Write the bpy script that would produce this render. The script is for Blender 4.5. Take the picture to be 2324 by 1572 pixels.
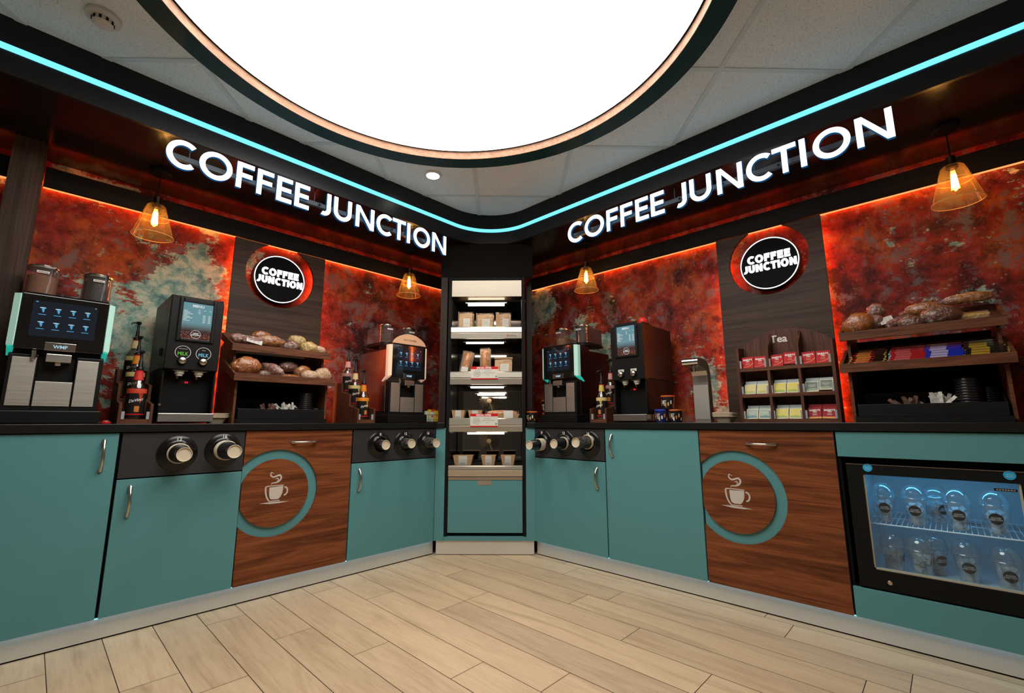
import bpy, bmesh, math, random
from math import sin, cos, pi, radians, sqrt
from mathutils import Vector, Matrix, noise

# ------------------------------------------------------------------ scene, camera, world, exposure
for o in list(bpy.data.objects): bpy.data.objects.remove(o)
SC = bpy.context.scene
COL = SC.collection
cam_data = bpy.data.cameras.new('camera')
cam_data.sensor_width = 36.0
cam_data.lens = 36.0 * 1027.6 / 2324.0
cam_data.clip_start = 0.02
cam = bpy.data.objects.new('camera', cam_data); COL.objects.link(cam)
_y, _p, _r = radians(43.62), radians(9.45), radians(-0.111)
_f = Vector((cos(_p)*cos(_y), cos(_p)*sin(_y), sin(_p)))
_rt = Vector((sin(_y), -cos(_y), 0)); _u = _rt.cross(_f)
_r2 = _rt*cos(_r) + _u*sin(_r); _u2 = -_rt*sin(_r) + _u*cos(_r)
cam.matrix_world = Matrix(((_r2.x, _u2.x, -_f.x, 0), (_r2.y, _u2.y, -_f.y, 0), (_r2.z, _u2.z, -_f.z, 0.93), (0, 0, 0, 1)))
SC.camera = cam
W = bpy.data.worlds.new('world'); SC.world = W; W.use_nodes = True
W.node_tree.nodes['Background'].inputs[0].default_value = (0.55, 0.62, 0.7, 1)
W.node_tree.nodes['Background'].inputs[1].default_value = 0.05
VS = SC.view_settings
SC.display_settings.display_device = 'sRGB'
VS.view_transform = 'Standard'; VS.look = 'None'; VS.gamma = 1.0; VS.use_curve_mapping = False
VS.exposure = 0.10

DISC = 6.9        # radiance of the big round ceiling light
def lamp(name, kind, loc, energy, color, **kw):
    d = bpy.data.lights.new(name, kind); d.energy = energy; d.color = color
    for k, v in kw.items(): setattr(d, k, v)
    o = bpy.data.objects.new(name, d); o.location = loc; COL.objects.link(o)
    return o

# ------------------------------------------------------------------ dimensions (metres)
LY = 2.75          # front plane of the left run of cabinets (runs along X)
RX = 2.568         # front plane of the right run (runs along Y)
WD = 0.62          # wall plane behind the cabinet fronts
WT = 0.924         # top of the worktop
KZ = 0.097         # top of the plinth
SZ = 2.325         # soffit underside
CZ = 2.57          # suspended ceiling
random.seed(7)

# ------------------------------------------------------------------ materials
MATS = {}
def s2l(c): return tuple((x/12.92 if x <= .04045 else ((x+.055)/1.055)**2.4) for x in c)
def hexc(h): return s2l(tuple(int(h[i:i+2], 16)/255 for i in (0, 2, 4)))
def setin(n, k, v):
    if k in n.inputs: n.inputs[k].default_value = v
def base_mat(name):
    m = bpy.data.materials.new(name); m.use_nodes = True
    nt = m.node_tree; b = nt.nodes['Principled BSDF']
    return m, nt, b
def pm(name, col, rough=.5, metal=0., spec=.5, coat=0., coat_r=.05, emis=None, es=0., bump=None, trans=0., ior=1.45):
    if name in MATS: return MATS[name]
    m, nt, b = base_mat(name)
    setin(b, 'Base Color', (*col, 1)); setin(b, 'Roughness', rough); setin(b, 'Metallic', metal)
    setin(b, 'Specular IOR Level', spec); setin(b, 'Coat Weight', coat); setin(b, 'Coat Roughness', coat_r)
    setin(b, 'Transmission Weight', trans); setin(b, 'IOR', ior)
    if emis: setin(b, 'Emission Color', (*emis, 1)); setin(b, 'Emission Strength', es)
    if bump:
        tc = nt.nodes.new('ShaderNodeTexCoord'); n = nt.nodes.new('ShaderNodeTexNoise'); n.inputs['Scale'].default_value = bump[0]
        n.inputs['Detail'].default_value = 4
        bp = nt.nodes.new('ShaderNodeBump'); bp.inputs['Strength'].default_value = bump[1]; bp.inputs['Distance'].default_value = .01
        nt.links.new(tc.outputs['Object'], n.inputs['Vector']); nt.links.new(n.outputs[0], bp.inputs['Height']); nt.links.new(bp.outputs[0], b.inputs['Normal'])
    MATS[name] = m; return m
def emit(name, col, s):
    if name in MATS: return MATS[name]
    m = bpy.data.materials.new(name); m.use_nodes = True; nt = m.node_tree; nt.nodes.clear()
    e = nt.nodes.new('ShaderNodeEmission'); o = nt.nodes.new('ShaderNodeOutputMaterial')
    e.inputs[0].default_value = (*col, 1); e.inputs[1].default_value = s
    nt.links.new(e.outputs[0], o.inputs[0]); MATS[name] = m; return m
def clear(name, col=(1, 1, 1), rough=.03, refl=.08, bump=None, edge=1.0, haze=0.0, hazecol=(.75, .8, .82)):
    """thin clear plastic or glass: transparent with a fresnel-like gloss"""
    if name in MATS: return MATS[name]
    m = bpy.data.materials.new(name); m.use_nodes = True; nt = m.node_tree; nt.nodes.clear()
    N = nt.nodes.new; L = nt.links.new
    out = N('ShaderNodeOutputMaterial'); tr = N('ShaderNodeBsdfTransparent'); gl = N('ShaderNodeBsdfGlossy'); mx = N('ShaderNodeMixShader')
    tr.inputs[0].default_value = (*col, 1); gl.inputs['Roughness'].default_value = rough
    lw = N('ShaderNodeLayerWeight'); lw.inputs[0].default_value = .25
    ma = N('ShaderNodeMath'); ma.operation = 'MULTIPLY_ADD'; ma.inputs[1].default_value = .5*edge; ma.inputs[2].default_value = refl; ma.use_clamp = True
    L(lw.outputs['Facing'], ma.inputs[0]); L(ma.outputs[0], mx.inputs[0]); L(tr.outputs[0], mx.inputs[1]); L(gl.outputs[0], mx.inputs[2])
    last = mx
    if haze > 0:
        df = N('ShaderNodeBsdfDiffuse'); df.inputs[0].default_value = (*hazecol, 1); m2 = N('ShaderNodeMixShader'); m2.inputs[0].default_value = haze
        L(mx.outputs[0], m2.inputs[1]); L(df.outputs[0], m2.inputs[2]); last = m2
    L(last.outputs[0], out.inputs[0])
    if bump:
        tc = N('ShaderNodeTexCoord'); n = N('ShaderNodeTexNoise'); n.inputs['Scale'].default_value = bump[0]; n.inputs['Detail'].default_value = 3
        bp = N('ShaderNodeBump'); bp.inputs['Strength'].default_value = bump[1]; bp.inputs['Distance'].default_value = .02
        L(tc.outputs['Object'], n.inputs['Vector']); L(n.outputs[0], bp.inputs['Height']); L(bp.outputs[0], gl.inputs['Normal'])
    MATS[name] = m; return m
def ramp(nt, stops, interp='LINEAR'):
    r = nt.nodes.new('ShaderNodeValToRGB'); r.color_ramp.interpolation = interp
    e = r.color_ramp.elements
    while len(e) < len(stops): e.new(.5)
    for i, (p, c) in enumerate(stops):
        e[i].position = p; e[i].color = (*c, 1) if len(c) == 3 else c
    return r
def noise_n(nt, vec, scale, detail=6, rough=.6, dist=0.):
    n = nt.nodes.new('ShaderNodeTexNoise'); n.inputs['Scale'].default_value = scale; n.inputs['Detail'].default_value = detail
    n.inputs['Roughness'].default_value = rough; n.inputs['Distortion'].default_value = dist
    nt.links.new(vec, n.inputs['Vector']); return n
def mapping(nt, scale=(1, 1, 1), rot=(0, 0, 0), loc=(0, 0, 0)):
    tc = nt.nodes.new('ShaderNodeTexCoord'); mp = nt.nodes.new('ShaderNodeMapping')
    mp.inputs['Scale'].default_value = scale; mp.inputs['Rotation'].default_value = rot; mp.inputs['Location'].default_value = loc
    nt.links.new(tc.outputs['Object'], mp.inputs['Vector']); return mp.outputs[0]
def mix_col(nt, fac, a, b, mode='MIX'):
    m = nt.nodes.new('ShaderNodeMix'); m.data_type = 'RGBA'; m.blend_type = mode
    for sock, v in ((m.inputs[0], fac), (m.inputs[6], a), (m.inputs[7], b)):
        if hasattr(v, 'is_linked') or hasattr(v, 'links'): nt.links.new(v, sock)
        elif isinstance(v, (int, float)): sock.default_value = v
        else: sock.default_value = (*v, 1)
    return m.outputs[2]
def wood(name, dark, mid, light, grain='x', rough=.42, scale=1., off=(0, 0, 0)):
    if name in MATS: return MATS[name]
    m, nt, b = base_mat(name)
    sc = {'x': (.9, 10, 15), 'y': (10, .9, 15), 'z': (15, 10, .9)}[grain]
    v = mapping(nt, tuple(a*scale for a in sc), loc=off)
    n1 = noise_n(nt, v, 1.3, 5, .55, 1.3)
    sc2 = {'x': (3, 90, 110), 'y': (90, 3, 110), 'z': (110, 90, 3)}[grain]
    v2 = mapping(nt, tuple(a*scale for a in sc2)); n2 = noise_n(nt, v2, 1.2, 3, .6, .3)
    r = ramp(nt, [(.25, dark), (.45, mid), (.58, light), (.66, mid), (.8, dark)])
    nt.links.new(n1.outputs[0], r.inputs[0])
    r2 = ramp(nt, [(.3, (.55, .5, .48)), (.6, (1, 1, 1))]); nt.links.new(n2.outputs[0], r2.inputs[0])
    c = mix_col(nt, .8, r.outputs[0], r2.outputs[0], 'MULTIPLY')
    nt.links.new(c, b.inputs['Base Color']); setin(b, 'Roughness', rough); setin(b, 'Specular IOR Level', .22)
    bp = nt.nodes.new('ShaderNodeBump'); bp.inputs['Strength'].default_value = .15; bp.inputs['Distance'].default_value = .004
    nt.links.new(n2.outputs[0], bp.inputs['Height']); nt.links.new(bp.outputs[0], b.inputs['Normal'])
    MATS[name] = m; return m
def brushed(name, col, rough=.3, axis='x', k=.12):
    if name in MATS: return MATS[name]
    m, nt, b = base_mat(name)
    sc = {'x': (3, 300, 300), 'z': (300, 300, 3)}[axis]
    v = mapping(nt, sc); n = noise_n(nt, v, 1, 3, .6)
    r = ramp(nt, [(.3, tuple(c*.93 for c in col)), (.7, col)]); nt.links.new(n.outputs[0], r.inputs[0]); nt.links.new(r.outputs[0], b.inputs['Base Color'])
    rr = ramp(nt, [(.3, (rough-k/4,)*3), (.7, (rough+k/4,)*3)]); nt.links.new(n.outputs[0], rr.inputs[0]); nt.links.new(rr.outputs[0], b.inputs['Roughness'])
    setin(b, 'Metallic', 1.); MATS[name] = m; return m
def mottled(name, cols, scale=40, rough=.5, coat=0., bump=.3, detail=5, stretch=(1, 1, 1)):
    if name in MATS: return MATS[name]
    m, nt, b = base_mat(name)
    v = mapping(nt, stretch); n = noise_n(nt, v, scale, detail, .6, .5)
    k = len(cols); r = ramp(nt, [(.3+.4*i/max(1, k-1), c) for i, c in enumerate(cols)]); nt.links.new(n.outputs[0], r.inputs[0])
    nt.links.new(r.outputs[0], b.inputs['Base Color']); setin(b, 'Roughness', rough); setin(b, 'Coat Weight', coat); setin(b, 'Coat Roughness', .12)
    bp = nt.nodes.new('ShaderNodeBump'); bp.inputs['Strength'].default_value = bump; bp.inputs['Distance'].default_value = .006
    nt.links.new(n.outputs[0], bp.inputs['Height']); nt.links.new(bp.outputs[0], b.inputs['Normal'])
    MATS[name] = m; return m

def rust(name, blobs, seed, grey):
    """oxidised copper wall covering; blobs = (centre, radii, amount) of the verdigris areas"""
    m, nt, b = base_mat(name); N = nt.nodes.new; L = nt.links.new
    v = mapping(nt, loc=(seed, seed*.7, seed*.3))
    nA = noise_n(nt, v, 2.6, 12, .66, .25); nB = noise_n(nt, v, 11, 9, .74, .15); nC = noise_n(nt, v, 55, 6, .75)
    r1 = ramp(nt, [(.34, (.020, .006, .005)), (.42, (.075, .009, .006)), (.48, (.21, .015, .007)), (.54, (.27, .024, .008)), (.60, (.38, .075, .013)), (.66, (.17, .020, .009)), (.74, (.045, .014, .012))])
    L(nA.outputs[0], r1.inputs[0])
    r2 = ramp(nt, [(.36, (.16, .14, .16)), (.47, (.75, .72, .72)), (.55, (1.1, 1.05, 1)), (.66, (1.6, 1.4, 1.1))]); L(nB.outputs[0], r2.inputs[0])
    c = mix_col(nt, .85, r1.outputs[0], r2.outputs[0], 'MULTIPLY')
    # grey mottling
    nG = noise_n(nt, v, 5.5, 14, .84, .2)
    rg = ramp(nt, [(.53, (0, 0, 0)), (.56, (grey,)*3)]); L(nG.outputs[0], rg.inputs[0])
    c = mix_col(nt, rg.outputs[0], c, (.13, .115, .12))
    # verdigris
    tc = N('ShaderNodeTexCoord'); total = None
    for cen, rad, amt in blobs:
        mp = N('ShaderNodeMapping'); mp.vector_type = 'POINT'
        mp.inputs['Scale'].default_value = tuple(1/x for x in rad); mp.inputs['Location'].default_value = tuple(-c_/r_ for c_, r_ in zip(cen, rad))
        L(tc.outputs['Object'], mp.inputs['Vector'])
        ln = N('ShaderNodeVectorMath'); ln.operation = 'LENGTH'; L(mp.outputs[0], ln.inputs[0])
        mr = N('ShaderNodeMapRange'); mr.interpolation_type = 'SMOOTHSTEP'; mr.inputs[1].default_value = 1; mr.inputs[2].default_value = 0; mr.inputs[3].default_value = 0; mr.inputs[4].default_value = amt
        L(ln.outputs['Value'], mr.inputs[0])
        if total is None: total = mr.outputs[0]
        else:
            ad = N('ShaderNodeMath'); ad.operation = 'ADD'; L(total, ad.inputs[0]); L(mr.outputs[0], ad.inputs[1]); total = ad.outputs[0]
    nP = noise_n(nt, v, 3.6, 14, .76, .35)
    ad0 = N('ShaderNodeMath'); ad0.operation = 'ADD'; L(total, ad0.inputs[0]); L(nP.outputs[0], ad0.inputs[1])
    vs_ = mapping(nt, (7, 7, 26), loc=(seed, 2, 1)); nS = noise_n(nt, vs_, 1., 8, .7, .3)
    ad = N('ShaderNodeMath'); ad.operation = 'MULTIPLY_ADD'; ad.inputs[1].default_value = .42; L(nS.outputs[0], ad.inputs[0])
    sb = N('ShaderNodeMath'); sb.operation = 'SUBTRACT'; sb.inputs[1].default_value = .21; L(ad0.outputs[0], sb.inputs[0]); L(sb.outputs[0], ad.inputs[2])
    rp = ramp(nt, [(.615, (0, 0, 0)), (.64, (1, 1, 1))]); L(ad.outputs[0], rp.inputs[0])
    pc = ramp(nt, [(.36, (.05, .13, .13)), (.47, (.17, .32, .28)), (.58, (.46, .50, .38))]); L(nB.outputs[0], pc.inputs[0])
    c = mix_col(nt, rp.outputs[0], c, pc.outputs[0])
    # small corrosion rings
    vo = N('ShaderNodeTexVoronoi'); vo.inputs['Scale'].default_value = 22; vo.inputs['Randomness'].default_value = 1; L(v, vo.inputs['Vector'])
    rv = ramp(nt, [(.07, (0, 0, 0)), (.10, (1, 1, 1)), (.14, (1, 1, 1)), (.17, (0, 0, 0))]); L(vo.outputs['Distance'], rv.inputs[0])
    nM = noise_n(nt, v, 2.4, 3, .5); rm = ramp(nt, [(.52, (0, 0, 0)), (.6, (.6, .6, .6))]); L(nM.outputs[0], rm.inputs[0])
    mm = N('ShaderNodeMath'); mm.operation = 'MULTIPLY'; L(rv.outputs[0], mm.inputs[0]); L(rm.outputs[0], mm.inputs[1])
    c = mix_col(nt, mm.outputs[0], c, (.30, .25, .22))
    rs = ramp(nt, [(.60, (0, 0, 0)), (.65, (.5, .5, .5))]); L(nC.outputs[0], rs.inputs[0])
    c = mix_col(nt, rs.outputs[0], c, (.24, .16, .15))
    L(c, b.inputs['Base Color']); setin(b, 'Roughness', .6); setin(b, 'Specular IOR Level', .2)
    bp = N('ShaderNodeBump'); bp.inputs['Strength'].default_value = .15; bp.inputs['Distance'].default_value = .004
    L(nC.outputs[0], bp.inputs['Height']); L(bp.outputs[0], b.inputs['Normal'])
    return m
M_rustL = rust('oxidised_copper_left', [((.55, 3.37, 1.68), (.42, 1, .62), .27), ((.40, 3.37, 1.22), (.36, 1, .42), .21), ((.14, 3.37, 1.55), (.36, 1, .30), .17), ((.93, 3.37, 2.0), (.14, 1, .25), .2), ((.15, 3.37, 2.3), (.5, 1, .06), .16), ((1.45, 3.37, 1.2), (.3, 1, .12), .1)], 3.1, .75)
M_rustR = rust('oxidised_copper_right', [((3.188, 2.15, 1.55), (1, .42, .42), .21), ((3.188, 2.7, 2.0), (1, .45, .40), .25), ((3.188, 1.17, 1.15), (1, .24, .40), .15), ((3.188, .0, 1.8), (1, .5, .5), .02)], 11.7, .8)

TEALC = (.085, .245, .26)
M_teal = pm('teal_laminate', TEALC, .42, spec=.35)
M_tealedge = pm('teal_edge', (.05, .2, .205), .4)
M_walnut = wood('walnut_veneer', (.055, .015, .006), (.155, .044, .015), (.24, .074, .024), 'x', .38)
M_dwal = wood('dark_walnut_panel', (.030, .015, .010), (.060, .033, .021), (.085, .048, .030), 'x', .5)
M_dwalz = wood('dark_walnut_upright', (.028, .014, .009), (.055, .030, .019), (.08, .045, .028), 'z', .5)
M_stand = wood('stand_walnut', (.055, .019, .010), (.105, .037, .018), (.165, .060, .027), 'x', .45, 2.)
M_standz = wood('stand_walnut_upright', (.045, .018, .010), (.085, .033, .018), (.125, .050, .026), 'z', .45, 2.)
M_pelmet = wood('pelmet_walnut', (.005, .0035, .002), (.008, .005, .0035), (.011, .007, .005), 'x', .6)
M_black = pm('black_plastic', (.007, .007, .007), .38, spec=.3)
M_blackg = pm('gloss_black', (.006, .006, .006), .08, coat=.6)
M_blackm = pm('matt_black', (.006, .006, .0055), .6, spec=.15)
M_top = pm('black_worktop', (.008, .008, .008), .28, spec=.4, bump=(60, .05))
M_char = pm('charcoal_laminate', (.024, .023, .025), .45)
M_steel = brushed('brushed_steel', (.62, .59, .54), .30, 'x')
M_steelz = brushed('brushed_steel_upright', (.55, .52, .47), .32, 'z')
M_steeld = brushed('grey_steel', (.62, .60, .54), .42, 'x')
M_chrome = pm('chrome', (.75, .73, .70), .12, metal=1)
M_nickel = pm('satin_nickel', (.55, .48, .40), .25, metal=1)
M_plinth = pm('plinth_aluminium', (.72, .69, .64), .50, metal=.6)
M_glass = clear('clear_glass', (1, 1, 1), .02, .04)
M_film = clear('cellophane', (.98, .97, .96), .10, .10, bump=(55, 1.0), edge=.6)
M_pet = clear('clear_cup_plastic', (.93, .96, .97), .06, .10, edge=1.3, haze=.05)
M_soffit = pm('gloss_soffit', (.008, .006, .005), .17, spec=.4)
M_fascia = pm('fascia_laminate', (.009, .010, .012), .30, spec=.35)
M_cream = pm('cream_card', (.62, .53, .40), .6)
M_signface = pm('sign_face', (.004, .004, .004), .55, spec=.08)
M_white = pm('white_plastic', (.70, .68, .62), .35)
M_offw = pm('off_white_paper', (.62, .60, .54), .7)
M_kraft = pm('kraft_card', (.46, .28, .14), .7)
M_red = pm('red_packet', (.55, .012, .016), .28)
M_ledred = emit('orange_red_led', (1.0, .19, .045), 52.)
M_ledlens = emit('led_lens', (1.0, .27, .08), 1.7)
M_ledcyan = emit('cyan_led', (.17, .74, 1.0), 1.35)
M_ledkick = emit('cyan_plinth_led', (.05, .55, .9), 6.0)
M_letter = emit('white_sign_face', (.92, .96, 1.0), 2.2)
M_halo = emit('blue_sign_edge', (.02, .17, .45), .35)
M_tube = emit('shelf_tube_light', (1.0, .86, .70), 14.)
M_wtext = pm('white_print', (.75, .73, .68), .5)
M_icon = emit('screen_icon_blue', (.10, .42, .75), .8)
M_iconw = emit('screen_icon_pale', (.45, .75, .9), .7)
M_screen = pm('black_screen', (.006, .007, .010), .06, coat=.5, emis=(.02, .03, .05), es=.25)

# ------------------------------------------------------------------ mesh builder
_text_cache = {}
def text_geo(s, size, align='CENTER', bold=0.):
    key = (s, size, align, bold)
    if key in _text_cache: return _text_cache[key]
    cu = bpy.data.curves.new('t', 'FONT'); cu.body = s; cu.size = size; cu.align_x = align; cu.resolution_u = 3; cu.offset = bold
    ob = bpy.data.objects.new('t', cu); COL.objects.link(ob)
    me = bpy.data.meshes.new_from_object(ob)
    vs = [tuple(v.co) for v in me.vertices]; fs = [tuple(p.vertices) for p in me.polygons]
    bpy.data.objects.remove(ob); bpy.data.curves.remove(cu); bpy.data.meshes.remove(me)
    _text_cache[key] = (vs, fs); return vs, fs

class G:
    def __init__(s): s.v = []; s.f = []; s.m = []; s.s = []; s.M = None
    def add(s, vs, fs, m=0, sm=False):
        k = len(s.v)
        if s.M is not None: vs = [tuple(s.M @ Vector(v)) for v in vs]
        s.v += [tuple(v) for v in vs]
        for f in fs: s.f.append(tuple(i+k for i in f)); s.m.append(m); s.s.append(sm)
        return s
    def box(s, x0, x1, y0, y1, z0, z1, m=0):
        v = [(x, y, z) for z in (z0, z1) for y in (y0, y1) for x in (x0, x1)]
        return s.add(v, [(0, 2, 3, 1), (4, 5, 7, 6), (0, 1, 5, 4), (2, 6, 7, 3), (0, 4, 6, 2), (1, 3, 7, 5)], m)
    def prism(s, pts, a0, a1, ax='y', m=0, mside=None, sm=False):
        n = len(pts)
        def P(p, a): return (p[0], a, p[1]) if ax == 'y' else ((a, p[0], p[1]) if ax == 'x' else (p[0], p[1], a))
        ar = sum(pts[i][0]*pts[(i+1) % n][1]-pts[(i+1) % n][0]*pts[i][1] for i in range(n))
        flip = (ar > 0) == (ax == 'y')
        # for ax y: ccw in (x,z) seen from -y
        if ar < 0: pts = pts[::-1]
        v = [P(p, a0) for p in pts]+[P(p, a1) for p in pts]
        cap0 = tuple(range(n)); cap1 = tuple(range(2*n-1, n-1, -1)); side = [(i, n+i, n+(i+1) % n, (i+1) % n) for i in range(n)]
        if ax != 'y': cap0 = cap0[::-1]; cap1 = cap1[::-1]; side = [f[::-1] for f in side]
        s.add(v, [cap0, cap1], m); k = len(s.v)-2*n
        for f in side: s.f.append(tuple(i+k for i in f)); s.m.append(m if mside is None else mside); s.s.append(sm)
        return s
    def strip(s, inner, outer, y0, y1, m=0, mside=None, closed=False, ax='y'):
        n = len(inner); R = range(n if closed else n-1)
        for i in R:
            j = (i+1) % n
            s._q4([outer[i], outer[j], inner[j], inner[i]], y0, y1, m, mside, ends=(not closed and i == 0, not closed and j == n-1), ax=ax)
        return s
    def _q4(s, q, y0, y1, m, mside, ends, ax='y'):
        ar = sum(q[i][0]*q[(i+1) % 4][1]-q[(i+1) % 4][0]*q[i][1] for i in range(4))
        def P(p, a): return (p[0], a, p[1]) if ax == 'y' else (p[0], p[1], a)
        v = [P(p, y0) for p in q]+[P(p, y1) for p in q]; ms = m if mside is None else mside
        fl = (ar < 0) != (ax != 'y')
        def F(f): return f[::-1] if fl else f
        s.add(v, [F((0, 1, 2, 3)), F((7, 6, 5, 4))], m)
        k = len(s.v)-8
        sd = [(0, 4, 5, 1), (2, 6, 7, 3)]
        if ends[1]: sd.append((1, 5, 6, 2))
        if ends[0]: sd.append((3, 7, 4, 0))
        for f in sd: s.f.append(tuple(i+k for i in F(f))); s.m.append(ms); s.s.append(len(sd) == 2)
    def arc(s, cx, cz, rx, rz, w, a0, a1, y0, y1, n=24, m=0, mside=None, ax='y'):
        A = [radians(a0+(a1-a0)*i/n) for i in range(n+1)]; closed = abs(a1-a0) >= 359.9
        if closed: A = A[:-1]
        o = [(cx+rx*cos(a), cz+rz*sin(a)) for a in A]; i = [(cx+(rx-w)*cos(a), cz+(rz-w)*sin(a)) for a in A]
        return s.strip(i, o, y0, y1, m, mside, closed, ax)
    def lathe(s, prof, c=(0, 0, 0), n=24, m=0, axis='z', sm=True, caps=True, mats=None):
        v = []; k = len(prof)
        for r, h in prof:
            for i in range(n):
                a = 2*pi*i/n; x, y = r*cos(a), r*sin(a)
                v.append((c[0]+x, c[1]+y, c[2]+h) if axis == 'z' else ((c[0]+x, c[1]+h, c[2]-y) if axis == 'y' else (c[0]+h, c[1]+x, c[2]+y)))
        b = len(s.v); s.add(v, [], m)
        for j in range(k-1):
            mm = mats[j] if mats else m
            for i in range(n):
                i2 = (i+1) % n; s.f.append((b+j*n+i, b+j*n+i2, b+(j+1)*n+i2, b+(j+1)*n+i)); s.m.append(mm); s.s.append(sm)
        if caps:
            if prof[0][0] > 1e-5: s.f.append(tuple(b+i for i in range(n))[::-1]); s.m.append(mats[0] if mats else m); s.s.append(False)
            if prof[-1][0] > 1e-5: s.f.append(tuple(b+(k-1)*n+i for i in range(n))); s.m.append(mats[-1] if mats else m); s.s.append(False)
        return s
    def tube(s, pts, r, n=8, m=0, closed=False):
        P = [Vector(p) for p in pts]; k = len(P); b = len(s.v); rr = r if isinstance(r, (list, tuple)) else [r]*k
        up = Vector((0, 0, 1)); vs = []
        for i in range(k):
            if closed: t = P[(i+1) % k]-P[i-1]
            else: t = P[min(i+1, k-1)]-P[max(i-1, 0)]
            t.normalize()
            if i == 0:
                a = t.cross(up)
                if a.length < .05: a = t.cross(Vector((0, 1, 0)))
            else: a = a-t*a.dot(t)
            a.normalize(); c = a.cross(t)
            for j in range(n):
                q = 2*pi*j/n; vs.append(tuple(P[i]+(a*cos(q)+c*sin(q))*rr[i]))
        s.add(vs, [])
        for i in range(k if closed else k-1):
            i2 = (i+1) % k
            for j in range(n):
                j2 = (j+1) % n; s.f.append((b+i*n+j, b+i*n+j2, b+i2*n+j2, b+i2*n+j)); s.m.append(m); s.s.append(True)
        if not closed:
            s.f.append(tuple(b+j for j in range(n))[::-1]); s.f.append(tuple(b+(k-1)*n+j for j in range(n))); s.m += [m, m]; s.s += [False, False]
        return s
    def ball(s, c, r, n=16, k=10, m=0, z0=-1., z1=1.):
        prof = []
        for j in range(k+1):
            t = z0+(z1-z0)*j/k; a = math.asin(max(-1, min(1, t)))
            prof.append((max(r[0]*cos(a), 1e-6), r[2]*sin(a)))
        b0 = len(s.v); s.lathe(prof, c, n, m)
        if r[1] != r[0]:
            M = s.M; 
            for i in range(b0, len(s.v)):
                x, y, z = s.v[i]; s.v[i] = (x, c[1]+(y-c[1])*r[1]/r[0], z)
        return s
    def text(s, t, size, x, y, z, m=0, align='CENTER', bold=0., rot=0., sx=1.):
        vs, fs = text_geo(t, size, align, bold); ca, sa = cos(rot), sin(rot)
        v = [(x+(a*sx*ca-b_*sa), y, z+(a*sx*sa+b_*ca)) for a, b_, _ in vs]
        return s.add(v, fs, m)
    def disc(s, cx, cz, r, y, n=24, m=0):
        return s.add([(cx+r*cos(2*pi*i/n), y, cz+r*sin(2*pi*i/n)) for i in range(n)], [tuple(range(n))], m)
    def quad(s, x0, x1, z0, z1, y, m=0):
        return s.add([(x0, y, z0), (x1, y, z0), (x1, y, z1), (x0, y, z1)], [(0, 1, 2, 3)], m)
    def mesh(s, name, mats):
        me = bpy.data.meshes.new(name); me.from_pydata(s.v, [], s.f)
        for mt in (mats if isinstance(mats, (list, tuple)) else [mats]): me.materials.append(mt)
        for p, mi, sm in zip(me.polygons, s.m, s.s): p.material_index = mi; p.use_smooth = sm
        if any(s.s): me.set_sharp_from_angle(angle=radians(40))
        me.update(); return me
    def build(s, name, mats, parent=None, bev=0., loc=None, rot=None):
        ob = bpy.data.objects.new(name, s.mesh(name, mats)); COL.objects.link(ob)
        if parent: ob.parent = parent
        if loc is not None: ob.location = loc
        if rot is not None: ob.rotation_euler = rot
        if bev:
            md = ob.modifiers.new('bevel', 'BEVEL'); md.width = bev; md.segments = 2; md.limit_method = 'ANGLE'; md.angle_limit = radians(50)
        return ob

def tag(o, label=None, cat=None, group=None, kind=None):
    if label: o['label'] = label
    if cat: o['category'] = cat
    if group: o['group'] = group
    if kind: o['kind'] = kind
    return o
def thing(name, label, cat, loc, rz=0., group=None):
    o = bpy.data.objects.new(name, None); o.empty_display_size = .1; COL.objects.link(o)
    o.location = loc; o.rotation_euler = (0, 0, rz); return tag(o, label, cat, group)
def struct(o): o['kind'] = 'structure'; return o
def dup(root, loc, rz=0., label=None, group=None, scale=None):
    r = root.copy(); COL.objects.link(r); r.location = loc; r.rotation_euler = (0, 0, rz) if not isinstance(rz, tuple) else rz
    if scale: r.scale = scale
    if label: r['label'] = label
    if group: r['group'] = group
    for ch in list(root.children):
        c = ch.copy(); COL.objects.link(c); c.parent = r
        for g in list(ch.children):
            d = g.copy(); COL.objects.link(d); d.parent = c
    return r
# the three faces of the shop: local x runs to the viewer's right, local y goes into the wall
def FL(x, d=0., z=0.): return (x, LY+d, z)
def FR(y, d=0., z=0.): return (RX+d, y, z)
RL, RR = 0., -pi/2
CA = math.atan2(-.53, .49); P0 = Vector((2.078, 2.75, 0)); CU = Vector((cos(CA), sin(CA), 0)); CN = Vector((-sin(CA), cos(CA), 0))
def FC(s, d=0., z=0.): q = P0+CU*s+CN*d; return (q.x, q.y, z)
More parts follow.
